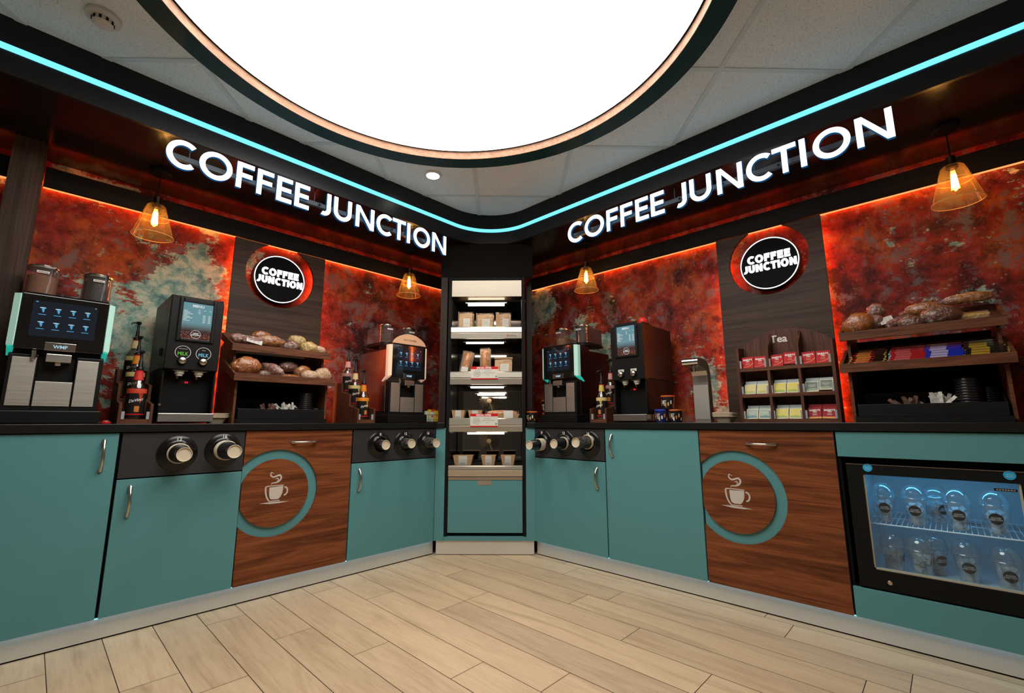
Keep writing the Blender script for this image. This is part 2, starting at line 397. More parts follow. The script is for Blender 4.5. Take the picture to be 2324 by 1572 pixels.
# ------------------------------------------------------------------ the room
def floor_mat():
    m, nt, b = base_mat('oak_look_planks'); N = nt.nodes.new; L = nt.links.new
    at = N('ShaderNodeAttribute'); at.attribute_name = 'plank'
    tc = N('ShaderNodeTexCoord'); mul = N('ShaderNodeVectorMath'); mul.operation = 'SCALE'; mul.inputs['Scale'].default_value = 13.
    cx = N('ShaderNodeCombineXYZ'); L(at.outputs['Fac'], cx.inputs[0]); L(at.outputs['Fac'], cx.inputs[1]); L(cx.outputs[0], mul.inputs[0])
    ad = N('ShaderNodeVectorMath'); L(tc.outputs['Object'], ad.inputs[0]); L(mul.outputs[0], ad.inputs[1])
    mp = N('ShaderNodeMapping'); mp.inputs['Scale'].default_value = (9, 1.1, 1); L(ad.outputs[0], mp.inputs['Vector'])
    n1 = noise_n(nt, mp.outputs[0], 1.1, 6, .55, 1.8)
    mp2 = N('ShaderNodeMapping'); mp2.inputs['Scale'].default_value = (70, 4, 1); L(ad.outputs[0], mp2.inputs['Vector'])
    n2 = noise_n(nt, mp2.outputs[0], 1.5, 4, .6)
    r = ramp(nt, [(.28, (.44, .315, .195)), (.45, (.54, .395, .25)), (.6, (.59, .44, .285)), (.75, (.51, .375, .235))]); L(n1.outputs[0], r.inputs[0])
    r2 = ramp(nt, [(.3, (.86, .84, .82)), (.65, (1, 1, 1))]); L(n2.outputs[0], r2.inputs[0])
    c = mix_col(nt, 1., r.outputs[0], r2.outputs[0], 'MULTIPLY')
    rt = ramp(nt, [(0, (.84, .83, .82)), (1, (1.04, 1.03, 1.0))]); L(at.outputs['Fac'], rt.inputs[0])
    c = mix_col(nt, 1., c, rt.outputs[0], 'MULTIPLY'); L(c, b.inputs['Base Color'])
    setin(b, 'Roughness', .46); setin(b, 'Specular IOR Level', .35)
    return m
M_floor = floor_mat(); M_grout = pm('plank_joint', (.045, .032, .022), .8)
xj = [.15, .325, .5, .672, .84, 1.007, 1.175, 1.34, 1.51, 1.69, 1.865, 2.035, 2.21, 2.38, 2.55, 2.72]
xs = [.15-.172*k for k in range(19, 0, -1)]+xj+[2.90, 3.07, 3.2]
ends = {.672: 2.61, .84: 2.227, 1.007: 1.853, 1.175: 1.435, 1.34: 2.351, 1.51: 1.956, 1.69: .75, 1.865: 1.133, 2.035: 1.537, 2.21: 1.417, 2.38: .63, 0: 2.565, .325: 1.0, .5: 2.0}
v, f, rnd, mi = [], [], [], []
rs = random.Random(3)
def fq(x0, x1, y0, y1, z, r, m):
    k = len(v); v.extend([(x0, y0, z), (x1, y0, z), (x1, y1, z), (x0, y1, z)]); f.append((k, k+1, k+2, k+3)); rnd.append(r); mi.append(m)
fq(-3.2, 3.2, -3.2, 3.4, -.0025, 0, 1)
for a, b_ in zip(xs[:-1], xs[1:]):
    e = next((ends[k] for k in ends if abs(k-a) < .01), None)
    if e is None: e = rs.uniform(0, 1.2)
    if abs(a+.022) < .03: e = 2.565
    y = e
    while y > -3.2: y -= 1.21
    while y < 3.4:
        fq(a+.0014, b_-.0014, max(y, -3.2)+.0014, min(y+1.21, 3.4)-.0014, 0, rs.random(), 0); y += 1.21
me = bpy.data.meshes.new('floor'); me.from_pydata(v, [], f); me.materials.append(M_floor); me.materials.append(M_grout)
at = me.attributes.new('plank', 'FLOAT', 'FACE')
for i, (r_, m_) in enumerate(zip(rnd, mi)): at.data[i].value = r_; me.polygons[i].material_index = m_
fl = bpy.data.objects.new('floor', me); COL.objects.link(fl); struct(fl)

# suspended ceiling of mineral tiles laid at 45 degrees, with its grid
def tile_mat():
    m, nt, b = base_mat('mineral_ceiling_tile')
    v_ = mapping(nt); n = noise_n(nt, v_, 210, 2, .6); n2 = noise_n(nt, v_, 260, 2, .5)
    r = ramp(nt, [(.34, (.48, .53, .55)), (.42, (.78, .87, .91))]); nt.links.new(n.outputs[0], r.inputs[0])
    nt.links.new(r.outputs[0], b.inputs['Base Color']); setin(b, 'Roughness', .85)
    bp = nt.nodes.new('ShaderNodeBump'); bp.inputs['Strength'].default_value = .35; bp.inputs['Distance'].default_value = .004
    nt.links.new(n2.outputs[0], bp.inputs['Height']); nt.links.new(bp.outputs[0], b.inputs['Normal']); return m
g = G()
g.box(-3.2, 3.2, -3.2, 3.4, CZ, CZ+.03, 0)
for kind in (0, 1):
    for k in range(-9, 8):
        c = (1.87+.62*k) if kind == 0 else (-.18+.605*k)
        a = Vector((1, 1, 0)).normalized(); b2 = Vector((1, -1, 0)).normalized()
        if kind: a, b2 = b2, a
        # the strip runs along b2 at distance c along a; clip it to the room
        tmin, tmax = -9., 9.
        for comp, lo, hi in ((0, -3.2, 3.2), (1, -3.2, 3.37)):
            p0 = a[comp]*c; d = b2[comp]
            t0, t1 = sorted(((lo-p0)/d, (hi-p0)/d)); tmin = max(tmin, t0); tmax = min(tmax, t1)
        if tmax-tmin < .2: continue
        A = a*c+b2*(tmin+.02); B = a*c+b2*(tmax-.02); h = .012; zb = CZ-.004-(.0006 if kind else 0)
        v4 = [A-a*h, A+a*h, B+a*h, B-a*h]
        g.add([(q.x, q.y, zb) for q in v4]+[(q.x, q.y, CZ) for q in v4], [(0, 1, 2, 3), (0, 4, 5, 1), (1, 5, 6, 2), (2, 6, 7, 3), (3, 7, 4, 0)], 1)
struct(g.build('ceiling', [tile_mat(), pm('ceiling_grid', (.62, .72, .76), .5)]))

g = G(); g.box(-3.2, 3.2, LY+WD, LY+WD+.06, 0, 2.75); struct(g.build('wall_left', M_rustL))
g = G(); g.box(RX+WD, RX+WD+.06, -3.2, LY+WD, 0, 2.75); struct(g.build('wall_right', M_rustR))
M_plaster = pm('shop_wall', (.52, .50, .47), .8)
g = G(); g.box(-3.26, -3.2, -3.2, 3.43, 0, 2.6); struct(g.build('wall_back', M_plaster))
g = G(); g.box(-3.26, 3.25, -3.26, -3.2, 0, 2.6); struct(g.build('wall_front', M_plaster))

# bulkhead: curved fascia and glossy soffit
r_ = .38; fx, fy = 2.47, 2.60
path = [(-3.2, fy), (-1.5, fy), (.0, fy), (1.2, fy), (fx-r_, fy)]
outer = [(-3.2, LY+WD), (-1.5, LY+WD), (0, LY+WD), (1.2, LY+WD), (fx-r_, LY+WD)]
for i in range(1, 18):
    a = pi/2*(1-i/18); path.append((fx-r_+r_*cos(a), fy-r_+r_*sin(a)))
    t = i/18; outer.append((fx-r_+(RX+WD-fx+r_)*min(1, 2*t), LY+WD) if t <= .5 else (RX+WD, LY+WD-(LY+WD-fy+r_)*(2*t-1)))
path += [(fx, fy-r_), (fx, .9), (fx, -.6), (fx, -3.2)]
outer += [(RX+WD, fy-r_), (RX+WD, .9), (RX+WD, -.6), (RX+WD, -3.2)]
def offs(p, d):
    out = []
    for i, q in enumerate(p):
        a = Vector(p[max(i-1, 0)]); b2 = Vector(p[min(i+1, len(p)-1)]); t = (b2-a).normalized(); n = Vector((t.y, -t.x))
        out.append((q[0]-n.x*d, q[1]-n.y*d))
    return out
back = offs(path, .02)
def wallstrip(p, q, z0, z1):
    g = G(); n = len(p)
    v_ = [(x, y, z0) for x, y in p]+[(x, y, z1) for x, y in p]+[(x, y, z0) for x, y in q]+[(x, y, z1) for x, y in q]
    fs = []
    for i in range(n-1):
        fs += [(i, i+1, n+i+1, n+i), (2*n+i+1, 2*n+i, 3*n+i, 3*n+i+1), (i+1, i, 2*n+i, 2*n+i+1), (n+i, n+i+1, 3*n+i+1, 3*n+i)]
    fs += [(0, n, 3*n, 2*n), (n-1, 3*n-1, 4*n-1, 2*n-1)]
    g.add(v_, fs, 0, True); return g
def clean(g):
    return g
struct(wallstrip(path, back, SZ, CZ).build('trim_1', M_fascia))
g = G(); n = len(back)
g.add([(x, y, SZ) for x, y in back]+[(x, y, SZ) for x, y in outer], [(i, n+i, n+i+1, i+1) for i in range(n-1)])
g.add([(x, y, SZ+.02) for x, y in back]+[(x, y, SZ+.02) for x, y in outer], [(i, i+1, n+i+1, n+i) for i in range(n-1)])
struct(g.build('trim_2', M_soffit))
led = wallstrip(offs(path, -.007), offs(path, -.0005), 2.4235, 2.4485).build('led_strip_light', M_ledcyan)
tag(led, 'cyan glowing light line running along the curved black fascia under the ceiling', 'light')

# corner panel above the display fridge, uprights beside it
def cbox(name, s0, s1, d0, d1, z0, z1, mat, kind=True, bev=0.):
    g = G(); g.box(s0, s1, d0, d1, z0, z1); o = g.build(name, mat, bev=bev); o.location = P0; o.rotation_euler = (0, 0, CA)
    if kind: struct(o)
    return o
cbox('trim_3', .002, .72, .012, .03, 2.043, SZ-.001, pm('dark_corner_panel', (.006, .004, .003), .6, spec=.06))
M_post = wood('dark_post', (.012, .006, .004), (.022, .012, .008), (.03, .017, .011), 'z', .55)
cbox('trim_4', .008, .058, .0, .45, WT+.001, 2.042, M_post)
cbox('trim_5', .672, .712, .14, .45, WT+.001, 2.042, M_post)
cbox('trim_6', -.004, .066, .0, .55, KZ+.001, .886, M_teal)
cbox('trim_7', .657, .724, .0, .55, KZ+.001, .886, M_teal)
cbox('trim_8', .067, .656, .003, .03, KZ+.001, .1265, M_teal)
# pelmets that hide the wall lights
def pelmet(name, f, x0, x1, rz):
    g = G(); g.box(x0, x1, 0, .018, 2.151, 2.258); o = g.build(name, M_pelmet); o.location = f; o.rotation_euler = (0, 0, rz); struct(o)
pelmet('trim_9', (0, LY+.53, 0), -.10, 2.70, 0)
pelmet('trim_10', (0, LY+.53, 0), -3.2, -.22, 0)
pelmet('trim_11', (RX+.53, 0, 0), -2.74, 3.2, RR)
# reeded end fin on the left wall
g = G(); g.box(-.218, -.112, LY+.39, LY+WD-.001, .0, SZ-.001)
for k in range(3): g.box(-.112, -.1045, LY+.415+.065*k, LY+.45+.065*k, .93, SZ-.002)
struct(g.build('trim_12', M_dwalz))
# small fixing screws make no show; wall lights behind the pelmets
def ledwall(name, loc, rz, x0, x1, label):
    g = G(); g.box(x0, x1, 0, .006, 2.186, 2.196, 0); g.box(x0, x1, -.001, .0055, 2.1595, 2.1855, 2); g.box(x0, x1, -.055, 0, 2.190, 2.192, 1)
    o = g.build(name, [M_ledred, M_blackm, M_ledlens]); o.location = loc; o.rotation_euler = (0, 0, rz); tag(o, label, 'light')
ledwall('wall_led_strip', (0, LY+.588, 0), 0, -.10, 2.68, 'orange-red light strip behind the dark pelmet on the left wall')
ledwall('wall_led_strip', (0, LY+.588, 0), 0, -2.2, -.225, 'orange-red light strip left of the wooden end post at the left edge')
ledwall('wall_led_strip', (RX+.588, 0, 0), RR, -2.74, 3.0, 'orange-red light strip behind the dark pelmet on the right wall')

# plinths and the cyan glow under the cabinets
def plinth(name, loc, rz, x0, x1, y0=.03):
    g = G(); g.box(x0, x1, y0, y0+.015, .007, KZ-.003, 0); g.box(x0, x1, y0+.006, y0+.02, .0, .007, 1)
    o = g.build(name, [M_plinth, M_blackm]); o.location = loc; o.rotation_euler = (0, 0, rz); struct(o)
plinth('baseboard_left', (0, LY, 0), 0, -3.2, 2.09)
plinth('baseboard_right', (RX, 0, 0), RR, -2.23, 3.2)
cbox('baseboard_corner', .012, .712, .012, .027, .005, KZ-.001, M_plinth)
def kickled(loc, rz, x0, x1, label):
    g = G(); g.box(x0, x1, .004, .010, KZ-.0008, KZ-.0002, 0)
    o = g.build('plinth_led_strip', [M_ledkick]); o.location = loc; o.rotation_euler = (0, 0, rz); tag(o, label, 'light')
kickled((0, LY, 0), 0, -3.2, 2.07, 'cyan light strip under the left row of cabinets above the plinth')
kickled((RX, 0, 0), RR, -2.20, 3.2, 'cyan light strip under the right row of cabinets above the plinth')

# worktops
def worktop(name, pts, label):
    g = G(); g.prism(pts, .8872, WT, 'z'); o = g.build(name, M_top, bev=.002); tag(o, label, 'worktop')
q1 = P0+CU*.060-CN*.010; q0 = P0+CU*.012-CN*.010; q2 = P0+CU*.060+CN*.60
worktop('worktop', [(-1.6, LY-.012), (q0.x-.01, LY-.012), (q1.x, q1.y), (P0+CU*.060+CN*.86).to_2d()[:], (-1.6, LY+WD-.001)], 'black stone worktop on the left row of cabinets')
q1 = P0+CU*.664-CN*.010; q3 = P0+CU*.664+CN*.86
worktop('worktop', [(RX-.012, -2.0), (RX+WD-.001, -2.0), (RX+WD-.001, q3.y), (q1.x, q1.y), (RX-.012, 2.205)], 'black stone worktop on the right row of cabinets')

# ------------------------------------------------------------------ ceiling fittings
t = thing('ceiling_light', 'huge round glowing ceiling light with wooden inner rim and dark ring', 'light', (.88, 1.225, 2.5))
g = G(); n = 128; g.add([(1.0255*cos(2*pi*i/n), 1.0255*sin(2*pi*i/n), .045) for i in range(n)], [tuple(range(n))[::-1]], 0)
g.build('diffuser', emit('ceiling_diffuser', (1.0, .97, .92), DISC), t)
g = G(); n = 128
def cyl(g, r, z0, z1, m, inward):
    v_ = [(r*cos(2*pi*i/n), r*sin(2*pi*i/n), z) for z in (z0, z1) for i in range(n)]
    fs = [(i, (i+1) % n, n+(i+1) % n, n+i) for i in range(n)]
    g.add(v_, [q[::-1] for q in fs] if inward else fs, m, True)
def annul(g, r0, r1, z, m):
    v_ = [(r*cos(2*pi*i/n), r*sin(2*pi*i/n), z) for r in (r0, r1) for i in range(n)]
    g.add(v_, [(i, n+i, n+(i+1) % n, (i+1) % n)[::-1] for i in range(n)], m)
cyl(g, 1.037, 0, .052, 0, True); cyl(g, 1.0405, 0, .052, 0, False); annul(g, 1.037, 1.0405, 0, 0)
g.build('inner_rim', wood('maple_rim', (.27, .135, .080), (.34, .175, .105), (.38, .20, .12), 'x', .5, .5), t)
g = G(); cyl(g, 1.0408, 0, .068, 0, True); cyl(g, 1.135, 0, .068, 0, False); annul(g, 1.0408, 1.135, 0, 0)
g.build('outer_ring', pm('dark_teal_ring', (.006, .040, .046), .45, spec=.2), t)
g = G(); g.lathe([(1.0258, .0440), (1.0365, .0440)], (0, 0, 0), 128, 0, caps=False); g.build('shadow_gap', M_blackm, t)

t = thing('downlight', 'small round white downlight set in the tiles near the corner', 'light', (1.672, 2.325, CZ))
g = G(); g.lathe([(.060, 0), (.060, -.003), (.044, -.010), (.042, -.004)], (0, 0, 0), 40, 0, caps=False); g.build('rim', M_white, t)
g = G(); g.lathe([(.0001, -.010), (.041, -.010), (.043, -.0005)], (0, 0, 0), 40, 0, caps=False); g.build('lens', emit('downlight_lens', (1, .93, .82), 9.), t)
sp = lamp('downlight_beam', 'SPOT', (1.672, 2.325, CZ-.02), 34., (1, .90, .76), spot_size=radians(98), spot_blend=.55, shadow_soft_size=.035)
sp.parent = t; sp.location = (0, 0, -.022)
t = thing('smoke_detector', 'round white smoke detector on the ceiling tile at top left', 'smoke detector', (.012, 2.315, CZ))
g = G(); g.lathe([(.058, -.001), (.058, -.014), (.050, -.018), (.036, -.019)], (0, 0, 0), 32); g.build('base', pm('detector_white', (.62, .64, .64), .5), t)
g = G(); g.lathe([(.034, -.019), (.034, -.036), (.028, -.043), (.024, -.045)], (0, 0, 0), 28)
for k in range(10):
    a = 2*pi*k/10; g.M = Matrix.Rotation(a, 4, 'Z'); g.box(.0335, .0365, -.004, .004, -.034, -.021, 1); g.M = None
g.build('sensor_head', [pm('detector_head', (.66, .66, .64), .45), M_blackm], t)

# ------------------------------------------------------------------ the two illuminated word signs
LET = [('C', 0, .133), ('O', .142, .155), ('F', .316, .088), ('F', .42, .088), ('E', .526, .088), ('E', .629, .088), ('J', .783, .070), ('U', .871, .122), ('N', 1.022, .135), ('C', 1.174, .130), ('T', 1.300, .108), ('I', 1.419, .030), ('O', 1.475, .150), ('N', 1.644, .135)]
def glyph(g, ch, x, w, h, st, y0=0., y1=.03, z=0., m=0, ms=1):
    def bar(x0, z0, x1, z1, wd=st):
        d = Vector((x1-x0, z1-z0)); d.normalize(); p = Vector((-d.y, d.x))*wd/2
        g.prism([(x+x0-p.x, z+z0-p.y), (x+x1-p.x, z+z1-p.y), (x+x1+p.x, z+z1+p.y), (x+x0+p.x, z+z0+p.y)], y0, y1, 'y', m, ms)
    hs = st/2
    if ch == 'O': g.arc(x+w/2, z+h/2, w/2, h/2+.002, st, 0, 360, y0, y1, 40, m, ms)
    elif ch == 'C':
        g.arc(x+w*.56, z+h/2, w*.56, h/2+.002, st, 48, 312, y0, y1, 32, m, ms)
    elif ch == 'F': bar(hs, 0, hs, h); bar(hs, h-hs*.95, w, h-hs*.95); bar(hs, h*.52, w*.92, h*.52)
    elif ch == 'E': bar(hs, 0, hs, h); bar(hs, h-hs*.95, w, h-hs*.95); bar(hs, h*.51, w*.94, h*.51); bar(hs, hs*.95, w, hs*.95)
    elif ch == 'T': bar(w/2, 0, w/2, h); bar(0, h-hs*.95, w, h-hs*.95)
    elif ch == 'I': bar(w/2, 0, w/2, h)
    elif ch == 'N':
        bar(hs, 0, hs, h); bar(w-hs, 0, w-hs, h)
        g.prism([(x+0, z+h), (x+st*1.05, z+h), (x+w, z), (x+w-st*1.05, z)], y0, y1, 'y', m, ms)
    elif ch == 'U':
        r = w/2; bar(hs, r, hs, h); bar(w-hs, r, w-hs, h); g.arc(x+r, z+r, r, r, st, 180, 360, y0, y1, 20, m, ms)
    elif ch == 'J':
        r = w*.62; bar(w-hs, r, w-hs, h); g.arc(x+w-r, z+r, r, r, st, 245, 360, y0, y1, 14, m, ms)
def word_sign(loc, rz, sc, label):
    t = thing('illuminated_sign', label, 'sign', loc, rz)
    for ch, x, w in LET:
        g = G(); glyph(g, ch, x*sc, w*sc, .147, .0265, 0, .020); g.build('letter_'+ch, [M_letter, M_halo], t, bev=.0015)
    g = G(); g.box(.01, 1.76*sc, .040, .062, .062, .088, 0)
    for k in range(8): g.box(.10+.22*k*sc, .104+.22*k*sc, .048, .052, .088, .157, 0)
    for ch, x, w in LET: g.box((x+w*.12)*sc, (x+w*.12)*sc+.008, .020, .041, .07, .08, 0)
    g.build('mounting_rail', pm('sign_rail', (.02, .032, .045), .45, metal=.2), t)
word_sign((.298, 2.600, 2.1665), 0, .9624, 'white glowing COFFEE JUNCTION lettering hung under the left fascia')
word_sign((2.470, 1.806, 2.1625), RR, 1., 'white glowing COFFEE JUNCTION lettering hung under the right fascia')

# ------------------------------------------------------------------ dark wall panels with the round cut-out, and the round signs
def wall_panel(loc, rz, label):
    """0.6 m wide board standing off the wall; a round hole opens through its top edge"""
    t = thing('wall_panel', label, 'panel', loc, rz)
    w, zt, zc, r = .30, 2.14, 1.937, .225
    aT = math.asin((zt-zc)/r)             # where the hole meets the top edge
    n = 56; A = [pi-aT+(2*aT+pi)*i/n for i in range(n+1)]  # from the left notch point around the bottom to the right notch point
    ins = [(r*cos(a), zc+r*sin(a)) for a in A]
    g = G(); outs = []
    corners = [math.atan2(zt-zc, -w) % (2*pi), math.atan2(WT-zc, -w) % (2*pi), math.atan2(WT-zc, w) % (2*pi)]
    def edge(a):
        dx, dz = cos(a), sin(a); k = 1e9
        if dx < -1e-6: k = min(k, -w/dx)
        if dx > 1e-6: k = min(k, w/dx)
        if dz < -1e-6: k = min(k, (WT+.001-zc)/dz)
        if dz > 1e-6: k = min(k, (zt-zc)/dz)
        return (dx*k, zc+dz*k)
    AA = sorted(set([round(a, 6) for a in A]+[round(c, 6) if c > A[0] else round(c+2*pi, 6) for c in corners]+[round(2*pi+math.atan2(zt-zc, w), 6)]))
    AA = [a for a in AA if A[0]-1e-5 <= a <= A[-1]+1e-5]
    ins = [(r*cos(a), zc+r*sin(a)) for a in AA]; outs = [edge(a) for a in AA]
    g.strip(ins, outs, 0, .018, 0)
    g.build('board', M_dwal, t)
    for s_ in (-1, 1):
        g = G(); g.box(s_*.270-.004, s_*.270+.004, .060, .068, WT+.01, 2.10)
        g.build('edge_light', M_ledred, t)
    g = G()
    for s_ in (-1, 1): g.box(s_*.262-.006, s_*.262+.006, .0185, .0985, WT+.002, 1.69)
    g.build('batten', M_blackm, t)
wall_panel(FL(1.092, .52), 0, 'dark walnut board with round cut-out on the left wall')
wall_panel(FR(.717, .52), RR, 'dark walnut board with round cut-out on the right wall')
SL = {'C': .82, 'O': .86, 'F': .58, 'E': .60, 'J': .58, 'U': .74, 'N': .78, 'T': .68, 'I': .24}
def word(g, s_, cx, z, h, st, y0, y1, gap=.1, m=0, ms=0, k=1.12):
    tot = sum(SL[c]*h*k for c in s_)+gap*h*(len(s_)-1)-.07*h*s_.count('C'); x = cx-tot/2
    for c in s_: glyph(g, c, x, SL[c]*h*k, h, st, y0, y1, z, m, ms); x += SL[c]*h*k+gap*h-(.07*h if c == 'C' else 0)
def round_sign(loc, rz, label):
    t = thing('round_sign', label, 'sign', loc, rz)
    g = G(); g.lathe([(.170, .06), (.170, .002), (.168, 0)], (0, 0, 0), 64, 0, 'y'); g.build('light_box', M_signface, t)
    g = G(); g.arc(0, 0, .166, .166, .0055, 0, 360, -.002, .0, 72, 0, 0); g.build('glowing_ring', M_letter, t)
    g = G(); word(g, 'COFFEE', .0, .016, .050, .0140, -.003, 0, gap=.10, k=1.10); word(g, 'JUNCTION', .0, -.043, .050, .0140, -.003, 0, gap=.09, k=1.01)
    g.build('lettering', M_letter, t)
    g = G(); g.box(-.05, .05, .06, .095, -.05, .05); g.build('bracket', M_blackm, t)
round_sign(FL(1.087, .523, 1.914), 0, 'round black COFFEE JUNCTION sign with glowing ring on the left wall')
round_sign(FR(.710, .523, 1.914), RR, 'round black COFFEE JUNCTION sign with glowing ring on the right wall')

# ------------------------------------------------------------------ pendants
M_amber = clear('amber_glass', (1., .93, .80), .04, .05, edge=.8, haze=.03, hazecol=(1., .66, .30))
def pendant(label, loc):
    t = thing('pendant_lamp', label, 'lamp', loc, 0, 'glass pendant lamps')
    g = G(); g.lathe([(.052, SZ-.002), (.052, SZ-.016), (.044, SZ-.024), (.01, SZ-.027)], (0, 0, -SZ), 28); g.build('ceiling_rose', M_blackm, t)
    g = G(); g.tube([(0, 0, -.02), (0, 0, -.165)], .0028, 8); g.build('cord', M_blackm, t)
    g = G(); g.lathe([(.006, -.150), (.017, -.158), (.019, -.205), (.022, -.215), (.016, -.222)], (0, 0, 0), 20); g.build('lamp_holder', pm('bronze', (.09, .055, .03), .35, metal=1), t)
    g = G(); g.lathe([(.020, -.203), (.036, -.206), (.044, -.214), (.063, -.282), (.093, -.383), (.0945, -.387), (.092, -.386), (.0615, -.283), (.042, -.215), (.034, -.208)], (0, 0, 0), 48, caps=False)
    g.build('glass_shade', M_amber, t)
    g = G(); g.tube([(.0935*cos(a), .0935*sin(a), -.386) for a in [2*pi*i/48 for i in range(48)]], .0016, 6, closed=True)
    g.tube([(.0632*cos(a), .0632*sin(a), -.283) for a in [2*pi*i/48 for i in range(48)]], .0009, 6, closed=True)
    g.build('shade_rim', pm('amber_rim', (.85, .45, .16), .2, emis=(.9, .4, .1), es=.0), t)
    g = G(); g.lathe([(.014, -.222), (.018, -.240), (.026, -.268), (.029, -.295), (.024, -.320), (.012, -.336), (.0001, -.340)], (0, 0, 0), 24, caps=False)
    b_ = g.build('bulb', clear('bulb_glass', (1., .90, .70), .02, .03, edge=.5), t)
    g = G()
    for k in range(6):
        a = k*pi/3; g.tube([(.007*cos(a), .007*sin(a), -.248), (.012*cos(a), .012*sin(a), -.312)], .0032, 8)
    g.build('filament', emit('hot_filament', (1.0, .60, .22), 110.), b_)
pendant('amber glass pendant lamp over the menu machine at far left', FL(.342, .3, SZ))
pendant('amber glass pendant lamp hanging left of the corner display fridge', FL(1.990, .3, SZ))
pendant('amber glass pendant lamp hanging just right of the corner display fridge', FR(1.930, .3, SZ))
pendant('amber glass pendant lamp at far right above the bread stand', FR(-.146, .3, SZ))
# ------------------------------------------------------------------ base cabinets
def bow_handle(parent, x, z, L_, vert=True, name='handle'):
    g = G(); pts = []; rr = []
    for i in range(15):
        t = i/14*2-1; e = abs(t)
        y = -.026*(1-e**3.2)-.004; u = t*L_/2
        pts.append((x, y, z+u) if vert else (x+u, y, z)); rr.append(.0055+.0042*max(0, (e-.72)/.28)+.0015*(1-e))
    g.tube(pts, rr, 10)
    for s_ in (-1, 1):
        c = (x, -.001, z+s_*L_/2) if vert else (x+s_*L_/2, -.001, z)
        g.ball(c, (.0095, .007, .0095), 12, 6)
    return g.build(name, M_nickel, parent)
def carcass(parent, w, z0=KZ+.001, z1=.886, depth=.59, hollow=None):
    g = G()
    if hollow is None: g.box(-w/2+.0005, w/2-.0005, .021, depth, z0, z1)
    else:
        h0, h1 = hollow
        g.box(-w/2+.0005, w/2-.0005, .021, depth, z0, h0); g.box(-w/2+.0005, w/2-.0005, .021, depth, h1, z1)
        g.box(-w/2+.0005, -w/2+.012, .021, depth, h0, h1); g.box(w/2-.012, w/2-.0005, .021, depth, h0, h1)
        g.box(-w/2+.012, w/2-.012, depth-.01, depth, h0, h1)
    g.build('carcass', M_blackm, parent)
def door_panel(parent, x0, x1, z0, z1, mat, name='door', edge=True):
    g = G(); g.box(x0, x1, 0, .019, z0, z1); return g.build(name, mat, parent, bev=.0012)

def disp_face(parent, cx, z, num):
    t = tag(G_disp(cx, z, num, parent), None)
    return t
def dispenser(parent, cx, z, num, r=.083):
    g = G()
    g.lathe([(r, .0), (r, -.004), (r-.006, -.009), (r-.018, -.010), (r-.028, -.014), (.052, -.018), (.048, -.022), (.046, -.020), (.046, .010)], (cx, 0, z), 48, 0, 'y', caps=False)
    g.lathe([(.046, .010), (.0001, .0105)], (cx, 0, z), 48, 1, 'y', caps=False)
    d = g.build('dispenser_flange', [pm('flange_black', (.005, .005, .005), .22, spec=.4), M_blackm], parent)
    g = G(); g.text(num, .0235, cx-.001, -.0128, z+.0590, 0, bold=.0006); g.text('oz', .009, cx-.001, -.0172, z+.0485, 0)
    g.build('size_number', M_wtext, d)
    return d
M_cupb = mottled('printed_black_cup', [(.008, .008, .008), (.010, .010, .010), (.03, .028, .025)], 22, .22, .5, 0)
M_cupr = pm('cup_red_patch', (.45, .02, .03), .3); M_cupbl = pm('cup_blue_patch', (.03, .25, .45), .3)
M_cupm = mottled('floral_black_cup', [(.006, .008, .007), (.012, .016, .014), (.10, .10, .07), (.25, .07, .03)], 60, .3, .4, 0)
def paper_cup_geo(h, rb, rt, m_side=0):
    """closed end faces -y (towards the viewer), open rim towards +y"""
    g = G()
    k = 4; prof = [(.0001, .006), (rb-.003, .006), (rb-.003, 0), (rb-.0008, -.0008), (rb, .002)]
    mats = [1, 1, 1, 1]
    g.lathe([(p[0], p[1]) for p in prof], (0, 0, 0), 36, 1, 'y', caps=False)
    g.lathe([(rb, .002), (rb+(rt-rb)*.5, h*.5), (rt, h-.004)], (0, 0, 0), 36, 0, 'y', caps=False)
    g.lathe([(rt, h-.005), (rt+.0028, h-.0035), (rt+.0028, h-.0005), (rt, h), (rt-.003, h-.003)], (0, 0, 0), 36, 1, 'y', caps=False)
    for a0, mm in ((155, 2), (172, 3)):
        pts = []; rr = lambda y: rb+(rt-rb)*(y/h)+.0004
        A = [radians(a0-5+i*4) for i in range(4)]
        v_ = [(rr(y)*cos(a), y, rr(y)*sin(a)) for y in (.010, .022) for a in A]
        g.add(v_, [(i, i+1, 5+i, 4+i) for i in range(3)], mm)
    return g
def cup_stack(f, x, z, p, h, rb, rt, n, where, pat=0):
    """n nested cups; the outermost one's base sits p in front of the cabinet face"""
    g = paper_cup_geo(h, rb, rt); grp = 'paper cups '+where
    loc, rz = f
    first = None
    for i in range(n):
        L_ = loc(x, -p+i*.0125, z)
        if first is None:
            first = g.build('paper_cup', [M_cupm if pat else M_cupb, M_cream, M_cupr, M_cupbl]); first.location = L_; first.rotation_euler = (0, 0, rz)
            tag(first, 'outermost cup '+where, 'cup', grp)
        else:
            c = first.copy(); COL.objects.link(c); c.location = L_
            c['label'] = 'nested cup showing its rim '+where
def fl(x, d, z): return (x, LY+d, z)
def fr(x, d, z): return (RX+d, -x, z)      # x measured to the viewer's right along the right run

LFT = (fl, 0.); RGT = (lambda x, d, z: (RX+d, x, z), RR)
def cabinet(label, loc, rz): return thing('base_cabinet', label, 'cabinet', loc, rz)
ZT = .883
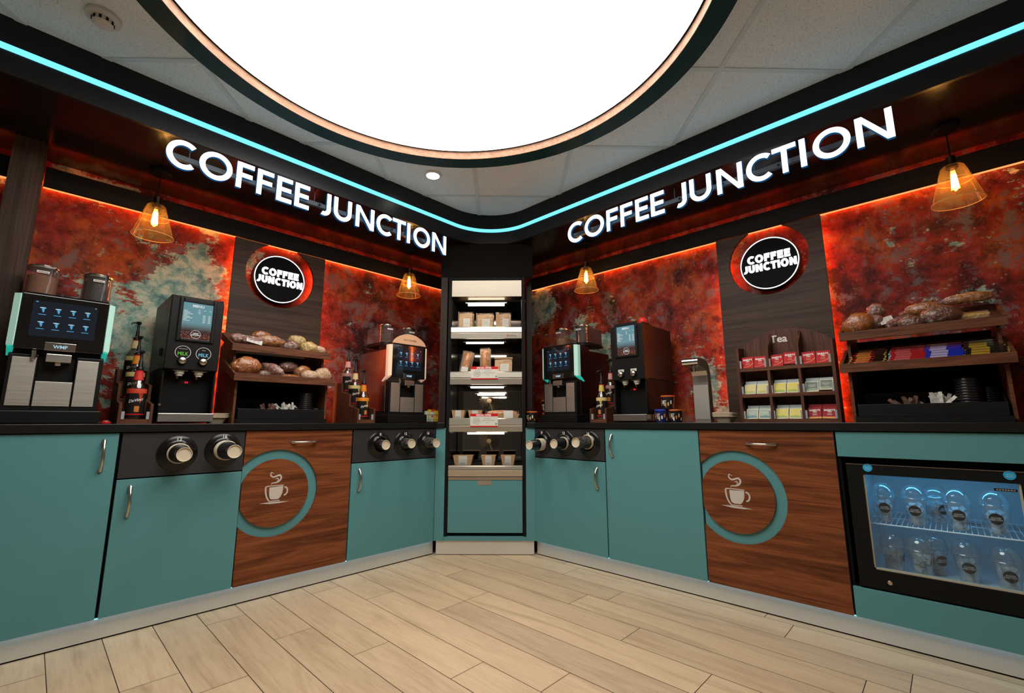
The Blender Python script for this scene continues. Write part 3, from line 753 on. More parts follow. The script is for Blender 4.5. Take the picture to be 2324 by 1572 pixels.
# left run
t = cabinet('plain teal base cabinet with upright handle at the far left', FL(-.006), 0); w = .600
carcass(t, w); d = door_panel(t, -w/2+.003, w/2-.007, KZ, ZT, M_teal); bow_handle(d, .244, .785, .128)
t = cabinet('teal base cabinet beyond the left edge of the picture', FL(-.609), 0); carcass(t, w); d = door_panel(t, -w/2+.003, w/2-.003, KZ, ZT, M_teal); bow_handle(d, .244, .785, .128)
t = cabinet('teal base cabinet with 12 and 16 oz cup dispensers', FL(.552), 0); w = .512
carcass(t, w)
pl = door_panel(t, -w/2+.003, w/2-.003, .680, ZT, M_char, 'dispenser_panel'); dispenser(pl, .513-.552, .783, '12'); dispenser(pl, .707-.552, .790, '16')
d = door_panel(t, -w/2+.003, w/2-.003, KZ, .674, M_teal); bow_handle(d, .350-.552, .577, .125)
cup_stack(LFT, .513, .783, .150, .110, .0325, .045, 2, 'in the dispenser nearest the far left door')
cup_stack(LFT, .707, .790, .200, .135, .0325, .046, 4, 'in the dispenser beside the left walnut drawer')
t = cabinet('teal base cabinet with three cup dispensers left of the display fridge', FL(1.748), 0); w = .652
carcass(t, w)
pl = door_panel(t, -w/2+.003, w/2-.003, .678, ZT, M_char, 'dispenser_panel')
for x_, n_ in ((1.610, '8'), (1.803, '12'), (1.992, '16')): dispenser(pl, x_-1.748, .784, n_)
d = door_panel(t, -w/2+.003, w/2-.003, KZ, .672, M_teal); bow_handle(d, 1.476-1.748, .570, .125)
cup_stack(LFT, 1.610, .784, .085, .092, .031, .040, 1, 'in the leftmost dispenser left of the display fridge')
cup_stack(LFT, 1.803, .786, .090, .100, .031, .041, 2, 'in the middle dispenser left of the display fridge', 1)
cup_stack(LFT, 1.992, .784, .115, .110, .031, .042, 2, 'in the rightmost dispenser left of the display fridge', 1)
# right run
t = cabinet('teal base cabinet with three cup dispensers right of the display fridge', FR(1.922), RR); w = .596
carcass(t, w)
pl = door_panel(t, -w/2+.003, w/2-.003, .680, ZT, M_char, 'dispenser_panel')
for x_, n_ in ((2.140, '8'), (1.943, '12'), (1.742, '16')): dispenser(pl, 1.922-x_, .786, n_)
d = door_panel(t, -w/2+.003, w/2-.003, KZ, .674, M_teal); bow_handle(d, 1.922-1.686, .570, .125)
cup_stack(RGT, 2.140, .770, .150, .092, .031, .040, 5, 'in the leftmost dispenser right of the display fridge')
cup_stack(RGT, 1.943, .784, .125, .100, .031, .041, 3, 'in the middle dispenser right of the display fridge')
cup_stack(RGT, 1.742, .799, .155, .125, .031, .044, 2, 'in the rightmost dispenser right of the display fridge', 1)
t = cabinet('tall-door teal base cabinet with upright handle on the right run', FR(1.320), RR); w = .604
carcass(t, w); d = door_panel(t, -w/2+.003, w/2-.003, KZ, ZT, M_teal); bow_handle(d, 1.320-1.569, .782, .130)

M_icon_p = pm('pale_door_print', (.52, .47, .42), .5)
def curve_strip(g, pts, wd, y0, y1, m=0):
    """flat ribbon following pts with varying width"""
    P = [Vector(p) for p in pts]; a, b_ = [], []
    n = len(P)
    for i in range(n):
        t_ = (P[min(i+1, n-1)]-P[max(i-1, 0)]).normalized(); q = Vector((-t_.y, t_.x))*wd[i]/2
        a.append(tuple(P[i]+q)); b_.append(tuple(P[i]-q))
    g.strip(a, b_, y0, y1, m)
def spl(ctrl, n=8):
    out = []; C_ = [Vector(c) for c in ctrl]
    for i in range(len(C_)-1):
        p0, p1, p2, p3 = C_[max(i-1, 0)], C_[i], C_[i+1], C_[min(i+2, len(C_)-1)]
        for k in range(n):
            t_ = k/n; out.append(tuple(.5*((2*p1)+(-p0+p2)*t_+(2*p0-5*p1+4*p2-p3)*t_*t_+(-p0+3*p1-3*p2+p3)*t_**3)))
    out.append(tuple(C_[-1])); return out
def cup_icon(parent, cx, cz):
    g = G(); y0, y1 = -.0012, 0
    body = spl([(-.030, .078), (-.029, .045), (-.024, .022), (-.012, .013), (.020, .012)], 5)+spl([(.020, .012), (.031, .024), (.040, .045), (.042, .080)], 5)
    g.prism([(cx+a, cz+b_) for a, b_ in body], y0, y1, 'y')
    rim = spl([(-.020, .0855), (-.046, .083), (-.049, .070), (-.044, .038), (-.032, .012), (-.020, .002)], 6)
    curve_strip(g, [(cx+a, cz+b_) for a, b_ in rim], [.004+.004*sin(pi*i/(len(rim)-1)) for i in range(len(rim))], y0, y1)
    curve_strip(g, [(cx-.022, cz+.0855), (cx+.044, cz+.084)], [.0045, .0045], y0, y1)
    curve_strip(g, [(cx-.022, cz+.004), (cx+.028, cz+.004)], [.0045, .0045], y0, y1)
    g.arc(cx+.051, cz+.052, .019, .025, .0075, -100, 100, y0, y1, 16)
    sau = [(-.076, -.002), (-.03, .0), (.03, -.002), (.078, -.006), (.03, -.0105), (-.02, -.010)]
    g.prism([(cx+a, cz+b_) for a, b_ in sau], y0, y1, 'y')
    st = spl([(-.006, .150), (-.019, .158), (-.022, .143), (-.008, .132), (.010, .137), (.026, .140), (.034, .125), (.024, .108), (.004, .101), (-.012, .100), (-.016, .092)], 7)
    k = len(st)-1; curve_strip(g, [(cx+a-.006, cz+b_) for a, b_ in st], [.0015+.0075*sin(pi*i/k)**.8 for i in range(k+1)], y0, y1)
    st = spl([(.004, .120), (.014, .124), (.020, .116), (.012, .108)], 6); k = len(st)-1
    curve_strip(g, [(cx+a-.006, cz+b_) for a, b_ in st], [.0012+.004*sin(pi*i/k) for i in range(k+1)], y0, y1)
    g.build('coffee_cup_emblem', M_icon_p, parent)
def drawer_unit(label, loc, rz, w, hx):
    """walnut front, teal ring recessed into it and cut by the left edge"""
    t = cabinet(label, loc, rz); carcass(t, w)
    x0, x1, z0, z1 = -w/2+.003, w/2-.003, KZ, ZT; cx, cz, ro, ri = x0+.171, .5465, .2325, .1815
    fr_ = t
    aL = math.acos((x0-cx)/ro)     # ring meets the left edge at +-aL
    n = 60; A = [aL-2*aL*i/n for i in range(n+1)]
    ang = lambda X, Z: math.atan2(Z-cz, X-cx)
    extra = [ang(x1, z1), ang(x1, z0), ang(x0, z1), ang(x0, z0)]
    A = sorted(set(A+[a for a in extra if -aL < a < aL]))
    def edge(a):
        dx, dz = cos(a), sin(a); k = 1e9
        if dx > 1e-6: k = min(k, (x1-cx)/dx)
        if dx < -1e-6: k = min(k, (x0-cx)/dx)
        if dz > 1e-6: k = min(k, (z1-cz)/dz)
        if dz < -1e-6: k = min(k, (z0-cz)/dz)
        return (cx+dx*k, cz+dz*k)
    g = G(); g.strip([(cx+ro*cos(a), cz+ro*sin(a)) for a in A], [edge(a) for a in A], 0, .012, 0)
    d = g.build('drawer_front', M_walnut, t)
    g = G(); A2 = []; ai = math.acos((x0-cx)/ri); n = 60
    poly = [(cx+ri*cos(a), cz+ri*sin(a)) for a in [ai-2*ai*i/n for i in range(n+1)]]
    g.prism(poly, 0, .012, 'y'); dd = g.build('round_inlay', M_walnut, d)
    cup_icon(dd, cx-.002, .4985) if False else None
    g = G(); g.box(x0, x1, .012, .0205, z0, z1); g.build('teal_backing', M_teal, d)
    cup_icon(d, cx-.002, .4985)
    bow_handle(d, hx, .8165, .130, False)
drawer_unit('walnut drawer unit with teal ring and coffee cup emblem, left of the corner', FL(1.113), 0, .612, .006)
drawer_unit('walnut drawer unit with teal ring and coffee cup emblem, right of the corner', FR(.706), RR, .624, -.001)

# cabinet that houses the glass-door fridge
t = cabinet('teal housing around the glass-door fridge at the right edge', FR(.0785), RR); w = .629
carcass(t, w, hollow=(.223, .768))
door_panel(t, -w/2+.004, w/2-.002, .772, ZT, M_teal, 'upper_fascia'); door_panel(t, -w/2+.004, w/2-.002, KZ, .219, M_teal, 'lower_fascia')
t = cabinet('teal base cabinet beyond the right edge of the picture', FR(-.5395), RR); carcass(t, .604); d = door_panel(t, -.299, .299, KZ, ZT, M_teal); bow_handle(d, -.24, .78, .13)

# ------------------------------------------------------------------ under-counter glass-door fridge
f0 = FR(.0665, .0, .2235)
t = thing('glass_door_fridge', 'black glass-door fridge lit inside, holding clear domed cups', 'fridge', f0, RR)
M_frw = pm('fridge_liner', (.44, .50, .52), .5)
W2 = .288
g = G()
g.box(-W2, W2, .06, .56, .0005, .045, 0); g.box(-W2, W2, .06, .56, .515, .543, 0); g.box(-W2, -W2+.03, .06, .56, .045, .515, 0); g.box(W2-.03, W2, .06, .56, .045, .515, 0); g.box(-W2+.03, W2-.03, .5, .56, .045, .515, 0)
g.build('cabinet_body', M_blackm, t)
g = G()
g.box(-W2+.03, W2-.03, .062, .50, .046, .050); g.box(-W2+.03, W2-.03, .062, .50, .511, .5145); g.box(-W2+.03, -W2+.034, .062, .50, .050, .511); g.box(W2-.034, W2-.03, .062, .50, .050, .511); g.box(-W2+.034, W2-.034, .490, .4995, .050, .511)
g.build('liner', M_frw, t)
# door frame
gx0, gx1, gz0, gz1 = -.240, .232, .080, .474
g = G()
for a in ((-.297, gx0, .003, .519), (gx1, .297, .003, .519), (gx0, gx1, .003, gz0), (gx0, gx1, gz1, .519)): g.box(a[0], a[1], .006, .055, a[2], a[3])
d = g.build('door', M_blackm, t)
g = G(); g.box(-.297, .297, .004, .0065, .5165, .519); g.build('door_trim', M_nickel, d)
g = G()
for a in ((gx0, gx0+.006, gz0, gz1), (gx1-.006, gx1, gz0, gz1), (gx0, gx1, gz0, gz0+.007)): g.box(a[0], a[1], .012, .030, a[2], a[3])
g.build('glass_gasket', pm('cream_gasket', (.42, .38, .27), .5), d)
g = G(); g.box(gx0+.006, gx1-.006, .016, .020, gz0+.007, gz1); g.build('door_glass', clear('door_glass', (.94, .98, .98), .02, .02, edge=.5, haze=.015), d)
g = G(); g.lathe([(.009, .006), (.009, .001), (.007, -.001)], (-.192, 0, .036), 20, 0, 'y'); g.build('lock', M_nickel, d)
for x_ in (-.2195, .207):
    g = G(); g.lathe([(.017, .006), (.017, .0045)], (x_, 0, .504), 28, 0, 'y')
    for k_ in range(2): g.box(x_-.010, x_+.010, .0038, .0045, .5045-.007*k_, .507-.007*k_, 1)
    g.build('round_sticker', [pm('blue_sticker', (.02, .34, .62), .4), pm('blue_sticker_print', (.25, .6, .75), .4)], d)
g = G(); g.box(.160, .221, .0145, .0157, .443, .4525, 0); [g.box(.166+.0075*k, .171+.0075*k, .0138, .0145, .4455, .450, 1) for k in range(7)]; g.build('name_strip', [M_blackm, pm('grey_print', (.35, .3, .25), .5)], d)
g = G()
sh = .262
for k in range(26):
    x_ = -.225+.45*k/25; g.tube([(x_, .075, sh), (x_, .46, sh)], .0016, 6)
for y_ in (.073, .46): g.tube([(-.25, y_, sh-.003), (.25, y_, sh-.003)], .003, 8)
g.tube([(-.25, .27, sh-.003), (.25, .27, sh-.003)], .002, 6)
g.build('wire_shelf', pm('white_wire', (.65, .68, .68), .4), t)
g = G(); g.box(-.22, .22, .080, .095, .503, .511); g.build('interior_light', emit('fridge_light', (.10, .52, 1.0), 30.), t)

M_ice = clear('ice_and_plastic', (.90, .94, .95), .12, .20, bump=(90, 1.), haze=.30)
def domed_cup(label, x, y, z, rz=0., grp='domed cups in the glass-door fridge'):
    P_ = Matrix.Translation(f0) @ Matrix.Rotation(RR, 4, 'Z') @ Vector((x, y, z))
    return P_, RR+rz, label, grp
gc = G(); gc.lathe([(.028, .0), (.0295, .002), (.042, .106), (.0435, .110)], (0, 0, 0), 28, 0, caps=False); gc.lathe([(.0001, .001), (.028, .0)], (0, 0, 0), 28, 0, caps=False)
gd = G(); gd.lathe([(.0455, .106), (.0465, .112), (.0440, .116), (.0430, .128), (.039, .142), (.030, .157), (.017, .166), (.009, .168)], (0, 0, 0), 28, 0, caps=False)
gi = G(); rs = random.Random(5)
for k in range(26):
    a = rs.uniform(0, 6.28); hz = .012+.075*k/26; r__ = rs.uniform(.003, .016+.008*hz/.087); gi.M = Matrix.Translation((r__*cos(a), r__*sin(a), hz)) @ Matrix.Rotation(rs.uniform(0, 3), 4, 'X') @ Matrix.Rotation(rs.uniform(0, 3), 4, 'Z'); gi.box(-.009, .009, -.009, .009, -.009, .009); gi.M = None
gs = G()
def rwall(z): return .0295+(.042-.0295)*z/.106+.0006
A = [-.55+1.1*i/12 for i in range(13)]
v_ = []; f_ = []
rw = .0215; cz_ = .063
ring_ = [(rw*cos(2*pi*i/24), rw*sin(2*pi*i/24)) for i in range(24)]
for u_, w_ in [(0, 0)]+ring_:
    z_ = cz_+w_; R_ = rwall(z_); a_ = -pi/2+u_/R_; v_.append((R_*cos(a_), R_*sin(a_), z_))
gs.add(v_, [(0, i+1, (i+1) % 24+1) for i in range(24)], 0)
gt = G()
for dz, tx_ in ((.0012, 'COFFEE'), (-.0062, 'JUNCTION')):
    vs_, fs_ = text_geo(tx_, .0078, 'CENTER', .0002); q_ = []
    for a_, b_, _ in vs_:
        z_ = cz_+dz+b_; R_ = rwall(z_)+.0005; th = -pi/2+a_/R_; q_.append((R_*cos(th), R_*sin(th), z_))
    gt.add(q_, fs_, 0)
def make_domed(label, P_, rz, grp):
    o = thing('domed_cup', label, 'cup', P_, rz, grp)
    gc.build('cup_body', M_pet, o); gd.build('dome_lid', M_pet, o); gi.build('ice', M_ice, o); lb_ = gs.build('round_label', [M_blackm], o); gt.build('lettering', pm('label_print', (.45, .45, .45), .5), lb_); return o
dc = None
UP = sh+.0025; LO = .0508
for x, y, z, rz, lab in [(-.190, .13, UP, .1, 'leftmost clear domed cup on the upper fridge shelf'), (-.085, .125, UP, .0, 'second clear domed cup from the left on the upper fridge shelf'),
                         (-.020, .235, UP, .8, 'clear domed cup standing behind on the upper fridge shelf'), (.048, .12, UP, .05, 'third front clear domed cup on the upper fridge shelf'),
                         (.155, .12, UP, 0, 'fourth front clear domed cup on the upper fridge shelf'), (-.182, .15, LO, 1.9, 'leftmost clear domed cup on the fridge floor'),
                         (-.088, .13, LO, 2.6, 'second clear domed cup on the fridge floor, label turned away'), (-.045, .23, LO, .6, 'clear domed cup standing behind on the fridge floor'),
                         (.052, .18, LO, .1, 'clear domed cup in the middle of the fridge floor with its label in front'), (.165, .14, LO, .1, 'rightmost clear domed cup on the fridge floor')]:
    P_, r_z, lab, grp = domed_cup(lab, x, y, z, rz)
    if dc is None: dc = make_domed(lab, P_, r_z, grp)
    else: dup(dc, P_, r_z, lab, grp)

# ------------------------------------------------------------------ corner grab-and-go display fridge
SCc = .3615; F0 = FC(SCc, 0., .0)
t = thing('display_fridge', 'tall open-front steel and black display fridge in the corner', 'fridge', FC(SCc, 0, .128), CA)
t.location.z = .128
def zz(z): return z-.128
HW = .294
g = G()
for s_ in (-1, 1): g.box(min(s_*HW, s_*(HW-.022)), max(s_*HW, s_*(HW-.022)), .0, .62, zz(.1285), zz(2.04))
g.box(-HW+.022, HW-.022, .0, .62, zz(2.022), zz(2.04)); g.box(-HW+.022, HW-.022, .02, .62, zz(.1285), zz(.149)); g.box(-HW+.022, HW-.022, .60, .62, zz(.149), zz(2.022))
g.build('cabinet_body', M_blackm, t, bev=.001)
M_mirror = pm('dark_mirror', (.25, .24, .23), .06, metal=1)
g = G(); g.box(-HW+.03, HW-.03, .42, .43, zz(.62), zz(1.87)); g.build('mirror_back', M_mirror, t)
g = G()
for s_ in (-1, 1): g.box(s_*(HW-.0245)-.0015, s_*(HW-.0245)+.0015, .03, .42, zz(.62), zz(1.87))
g.build('side_lining', pm('dark_lining', (.03, .028, .026), .15, coat=.3), t)
ix = HW-.0235
g = G(); g.prism([(.002, zz(2.018)), (.002, zz(1.888)), (.05, zz(1.872)), (.10, zz(1.872)), (.10, zz(2.018))], -ix, ix, 'x'); g.build('header', brushed('header_steel', (.20, .175, .14), .30, 'x'), t, bev=.001)
def shelf(z0, zm, z1, guard, idx, glass_z):
    s_ = t
    g = G()
    g.prism([(-.006, zz(zm+.004)), (-.004, zz(z1-.008)), (.006, zz(z1)), (.03, zz(z1)), (.03, zz(zm+.004))], -ix, ix, 'x')
    g.prism([(-.002, zz(z0)), (-.005, zz(zm-.003)), (.03, zz(zm-.003)), (.03, zz(z0))], -ix, ix, 'x')
    g.prism([(.004, zz(zm-.003)), (.004, zz(zm+.004)), (.03, zz(zm+.004)), (.03, zz(zm-.003))], -ix, ix, 'x')
    r_ = g.build('price_rail', pm('rail_steel', (.62, .57, .49), .34, metal=.9), t, bev=.0008)
    g = G(); g.box(-ix, ix, .031, .42, zz(z1-.012), zz(z1-.006)); sp_ = g.build('shelf_board', M_blackm, t)
    if guard: g = G(); g.box(-ix+.005, ix-.005, .010, .014, zz(z1), zz(glass_z)); g.build('glass_guard', M_glass, sp_)
    return r_
r1 = shelf(1.558, 1.602, 1.651, True, 1, 1.690); r2 = shelf(1.208, 1.255, 1.306, False, 2, 1.34); r3 = shelf(.859, .905, .959, False, 3, 1.0); r4 = shelf(.540, .585, .616, True, 4, .66)
g = G(); g.box(.155, .235, -.0075, -.0062, zz(1.575), zz(1.588)); g.box(.158, .170, -.0082, -.0075, zz(1.577), zz(1.586), 1)
for k in range(6): g.box(.174+.0095*k, .1805+.0095*k, -.0082, -.0075, zz(1.5785), zz(1.5845), 2)
g.build('maker_badge', [pm('silver_badge', (.5, .47, .42), .4), M_red, pm('badge_print', (.03, .03, .06), .5)], r1)
for z_, x0, x1, y_ in ((1.8415, -.15, .135, .07), (1.533, -.16, .130, .06), (1.190, -.12, .13, .06), (1.143, -.08, .135, .20), (.846, -.14, .135, .06)):
    g = G(); h_ = .011 if z_ > 1.8 else .006
    g.tube([(x0, y_, zz(z_)), (x1, y_, zz(z_))], h_, 12); k_ = g.build('tube_light', M_tube, t)
    g = G(); g.box(x0-.02, x1+.02, y_-.012, y_+.012, zz(z_+h_), zz(z_+h_+.004)); g.build('tube_bracket', M_steeld, k_)
# door below with finger notch
g = G(); zt_ = zz(.5125); zb_ = zz(.1515); xa, xb = -.0555, .0455
g.box(-ix+.002, ix-.002, .001, .02, zb_, zz(.479)); g.box(-ix+.002, xa, .001, .02, zz(.479), zt_); g.box(xb, ix-.002, .001, .02, zz(.479), zt_)
d = g.build('lower_door', M_teal, t)
g = G(); n_ = 10
pts = [(xa, zt_)]+[(xa+.014-.014*cos(pi/2*i/n_), zz(.479)+.014-.014*sin(pi/2*i/n_)) for i in range(n_+1)]+[(xb-.014+.014*sin(pi/2*i/n_), zz(.479)+.014-.014*cos(pi/2*i/n_)) for i in range(n_+1)]+[(xb, zt_)]
g.prism(pts, -.0005, .003, 'y', 0); g.box(xa-.001, xb+.001, .003, .02, zz(.479), zt_, 0)
g.build('finger_notch', brushed('notch_steel', (.55, .52, .45), .4, 'x'), d)
g = G(); g.box(-ix+.002, ix-.002, -.001, .02, zz(.515), zz(.536)); g.build('steel_strip', M_steel, t)
# round fan guards in the back
M_gold = pm('fan_wire', (.40, .30, .18), .35, metal=1)
for z_ in (1.105, .775):
    g = G()
    for k in range(44):
        a = 2*pi*k/44; r1_ = .088 if k % 2 else .078
        g.tube([(.018*cos(a), .41, zz(z_)+.018*sin(a)), (r1_*cos(a), .400, zz(z_)+r1_*sin(a))], .0011, 5)
    g.lathe([(.0001, -.004), (.018, -.004), (.020, .004)], (0, .408, zz(z_)), 20, 0, 'y')
    g.build('fan_guard', M_gold, t)

# food in the display fridge
M_sand = mottled('bread_filling', [(.30, .13, .04), (.55, .30, .10), (.62, .42, .20), (.45, .16, .05)], 70, .5, .3, .5)
M_brown = mottled('golden_pastry', [(.30, .085, .010), (.55, .20, .03), (.62, .30, .06)], 45, .4, .6, .4)
def lbl(parent, x0, x1, z0, z1, y, lines=3):
    g = G(); g.quad(x0, x1, z0, z1, y, 0)
    for k in range(lines):
        zc = z1-(z1-z0)*(.2+.22*k); g.box(x0+(x1-x0)*.12, x1-(x1-x0)*(.15+.1*(k % 2)), y-.0004, y-.0001, zc-.0012, zc, 1)
    g.build('price_label', [M_offw, pm('label_ink', (.12, .11, .10), .6)], parent)
def sandwich(label, s, y, z, w, h, d, kraft='top', tilt=0.):
    o = thing('packaged_sandwich', label, 'sandwich', FC(SCc+s, y, z), CA+tilt, 'wrapped food on the display fridge shelves')
    g = G(); g.prism([(-w/2, 0), (w/2, 0), (w/2, h*.92), (w*.2, h*.96), (-w/2, h*.9)], .004, d, 'y'); g.build('filling', M_sand, o, bev=.004)
    g = G(); g.box(-w/2-.003, w/2+.003, 0, d+.004, 0, h); g.build('clear_wrapper', M_film, o)
    g = G()
    if kraft == 'left': g.box(-w/2-.022, -w/2+.004, -.001, d, 0, h*1.03)
    elif kraft == 'top': g.box(-w/2-.004, w/2+.004, -.002, d+.005, h-.002, h+.008)
    else: g.box(-w/2-.005, w/2+.005, d+.005, d+.008, 0, h*1.02); g.box(-w/2-.006, -w/2-.003, 0, d+.005, 0, h*1.02)
    g.build('card_sleeve', M_kraft, o)
    lbl(o, -w*.18, w*.32, h*.12, h*.62, -.0025)
Z1, Z2, Z3, Z4 = 1.6455, 1.3005, .9535, .6105
sandwich('card-backed sandwich pack at left on the top fridge shelf', .195-SCc, .06, Z1, .105, .135, .07, 'back')
sandwich('wide wrapped sandwich in the middle of the top fridge shelf', .345-SCc, .06, Z1, .125, .125, .07, 'back')
sandwich('wrapped sandwich with card side at right on the top fridge shelf', .500-SCc, .06, Z1, .095, .128, .07, 'left')
sandwich('flat wrapped pastry pack with card top, right end of second fridge shelf', .490-SCc, .06, Z2, .132, .112, .08, 'top')
def roll_pack(label, s, y, z, w, h, lean):
    o = thing('wrapped_roll', label, 'roll', FC(SCc+s, y, z), CA, 'wrapped food on the display fridge shelves'); 
    g = G(); n = 12; g.M = Matrix.Rotation(lean, 4, 'Y')
    g.lathe([(w*.30, .002), (w*.44, .015), (w*.47, h*.5), (w*.45, h*.85), (w*.25, h*.97), (.001, h)], (0, .035, 0), 18, 0); g.build('roll', M_brown, o)
    g = G(); g.M = Matrix.Rotation(lean, 4, 'Y'); g.box(-w/2-.004, w/2+.004, -.002, .075, 0, h*1.05); g.build('clear_wrapper', M_film, o)
    g = G(); g.M = Matrix.Rotation(lean, 4, 'Y'); g.box(-w/2-.008, w/2+.008, .076, .079, 0, h*1.06); g.build('card_tray', M_kraft, o)
    g = G(); g.M = Matrix.Rotation(lean, 4, 'Y'); g.quad(-w*.35, w*.38, .004, h*.27, -.004); g.build('price_label', M_offw, o)
roll_pack('leaning wrapped sausage roll at left on the second fridge shelf', .186-SCc, .07, Z2+.006, .07, .160, .18)
roll_pack('upright wrapped sausage roll in the middle of the second fridge shelf', .347-SCc, .06, Z2, .068, .185, 0)
def carton(label, s, y, z, w, h, grp='kraft food cartons in the display fridge'):
    o = thing('kraft_carton', label, 'carton', FC(SCc+s, y, z), CA, grp)
    wb = w*.80; d = .08
    g = G(); v_ = [(-wb/2, 0, 0), (wb/2, 0, 0), (wb/2, d, 0), (-wb/2, d, 0), (-w/2, -.008, h), (w/2, -.008, h), (w/2, d+.008, h), (-w/2, d+.008, h)]
    g.add(v_, [(3, 2, 1, 0), (4, 5, 6, 7), (0, 1, 5, 4), (1, 2, 6, 5), (2, 3, 7, 6), (3, 0, 4, 7)]); g.box(-w/2-.002, w/2+.002, -.010, d+.010, h, h+.003); g.build('box', M_kraft, o)
    g = G(); k = w*.22
    def yy(z_): return -.0012-.008*z_/h
    g.add([(-k, yy(.004), .004), (k, yy(.004), .004), (k, yy(h)-.0024, h+.001), (-k, yy(h)-.0024, h+.001)], [(0, 1, 2, 3)], 0)
    for q in range(4): g.add([(-k*.7+q*k*.35, yy(.008)-.0006, .008), (-k*.7+q*k*.35+k*.15, yy(.008)-.0006, .008), (-k*.7+q*k*.35+k*.15, yy(.018)-.0006, .018), (-k*.7+q*k*.35, yy(.018)-.0006, .018)], [(0, 1, 2, 3)], 1)
    g.build('paper_band', [M_offw, pm('label_ink', (.12, .11, .10), .6)], o)
carton('kraft carton at the left end of the third fridge shelf', .148-SCc, .07, Z3, .100, .062)
carton('kraft carton second from left on the third fridge shelf', .276-SCc, .07, Z3, .105, .062)
carton('kraft carton at left on the bottom fridge shelf', .185-SCc, .10, Z4, .150, .068)
carton('kraft carton in the middle of the bottom fridge shelf', .377-SCc, .10, Z4, .108, .068)
carton('kraft carton at right on the bottom fridge shelf', .524-SCc, .10, Z4, .106, .068)
o = thing('wrapped_baguette', 'long wrapped baguette in a card tray at right on the third fridge shelf', 'sandwich', FC(.478, .09, Z3), CA)
g = G(); g.lathe([(.001, -.12), (.018, -.112), (.027, -.08), (.029, 0), (.027, .08), (.018, .112), (.001, .12)], (0, .035, .036), 16, 0, 'x'); g.build('baguette', M_brown, o)
g = G(); g.box(-.128, .128, 0, .075, .002, .060); g.build('clear_wrapper', M_film, o)
g = G(); g.add([(-.118, -.003, 0), (.118, -.003, 0), (.135, -.012, .036), (-.135, -.012, .036), (-.118, .078, 0), (.118, .078, 0), (.135, .082, .036), (-.135, .082, .036)], [(0, 1, 2, 3), (5, 4, 7, 6), (0, 4, 5, 1), (4, 0, 3, 7), (1, 5, 6, 2)]); g.build('card_tray', M_kraft, o)
g = G(); g.quad(.015, .085, .004, .062, -.0135); g.build('price_label', M_offw, o)
def offer(label, z):
    o = thing('offer_card', label, 'sign', FC(.350, -.011, z), CA, 'special offer cards'); w, h = .102, .096
    g = G(); g.box(-w, w, 0, .0015, 0, h, 0); g.box(-w, w, -.0004, .0001, h-.020, h, 1); g.box(-w, w, -.0004, .0001, 0, .008, 1)
    c = g.build('card', [M_offw, M_red], o)
    g = G(); g.text('SPECIAL OFFER', .0165, -.003, -.0009, h-.0162, 0, bold=.0007)
    g.build('heading', M_wtext, c)
    g = G(); g.arc(-.056, .042, .027, .025, .003, 0, 360, -.0008, -.0002, 28, 0); 
    for k in range(4): g.box(-.074, -.038, -.0008, -.0002, .030+.007*k, .033+.007*k, 0)
    for k, (a, b_) in enumerate(((.0, .05), (-.015, .075), (.015, .035))): g.box(a, b_, -.0008, -.0002, .060-.014*k, .0635-.014*k, 0)
    g.build('print', pm('grey_card_print', (.34, .33, .31), .7), c)
    g = G(); g.disc(.089, .021, .007, -.0008, 14); g.build('green_dot', pm('green_dot', (.12, .32, .10), .6), c)
    g = G(); g.box(-.045, .045, .0015, .006, h-.03, h-.012); g.build('clip', M_black, o)
offer('special offer card hung on the second shelf rail of the display fridge', 1.2455)
offer('special offer card hung on the third shelf rail of the display fridge', .8945)
# ------------------------------------------------------------------ bean-to-cup coffee machines
TZ = WT+.0005
M_barmint = pm('mint_light_bar', (.42, .66, .58), .35, emis=(.42, .76, .62), es=.28)
M_barcream = pm('cream_light_bar', (.65, .45, .32), .35, emis=(.9, .60, .42), es=.38)
M_barfoot = pm('green_light_foot', (.05, .45, .35), .3, emis=(.02, .50, .38), es=.6)
M_sidem = pm('polished_dark_side', (.50, .42, .35), .22, metal=1)
M_cont = clear('hopper_plastic', (.93, .90, .88), .05, .10, edge=.9, haze=.035)
M_beans = mottled('coffee_beans', [(.008, .004, .003), (.035, .014, .007), (.012, .006, .004)], 160, .35, .4, .8, 2)
M_powd = mottled('chocolate_powder', [(.22, .085, .035), (.28, .115, .05)], 60, .8, 0, .2)
M_milk = mottled('milk_powder_trace', [(.10, .055, .045), (.14, .08, .06)], 60, .8, 0, .2)
def stadium(cx, yf, yb, r, n=14):
    return [(cx+r*cos(a), yf+r+r*sin(a)) for a in [pi+pi*i/n for i in range(n+1)]]+[(cx+r*.97, yb), (cx-r*.97, yb)]
def drink_icon(g, x, z, k=1.):
    g.prism([(x+.0105*k*cos(a), z+.0028*k*sin(a)) for a in [2*pi*i/14 for i in range(14)]], -.0006, 0, 'y', 1)
    g.prism([(x-.003, z-.004), (x+.006, z-.004), (x+.0045, z-.020), (x+.001, z-.020)], -.0005, 0, 'y', 0)
    for q in range(3): g.box(x-.004+.002*q, x-.002+.002*q, -.0005, 0, z-.010-.004*q, z-.008-.004*q, 0)
    g.box(x-.012, x+.012, -.0005, 0, z-.031, z-.0285, 0)
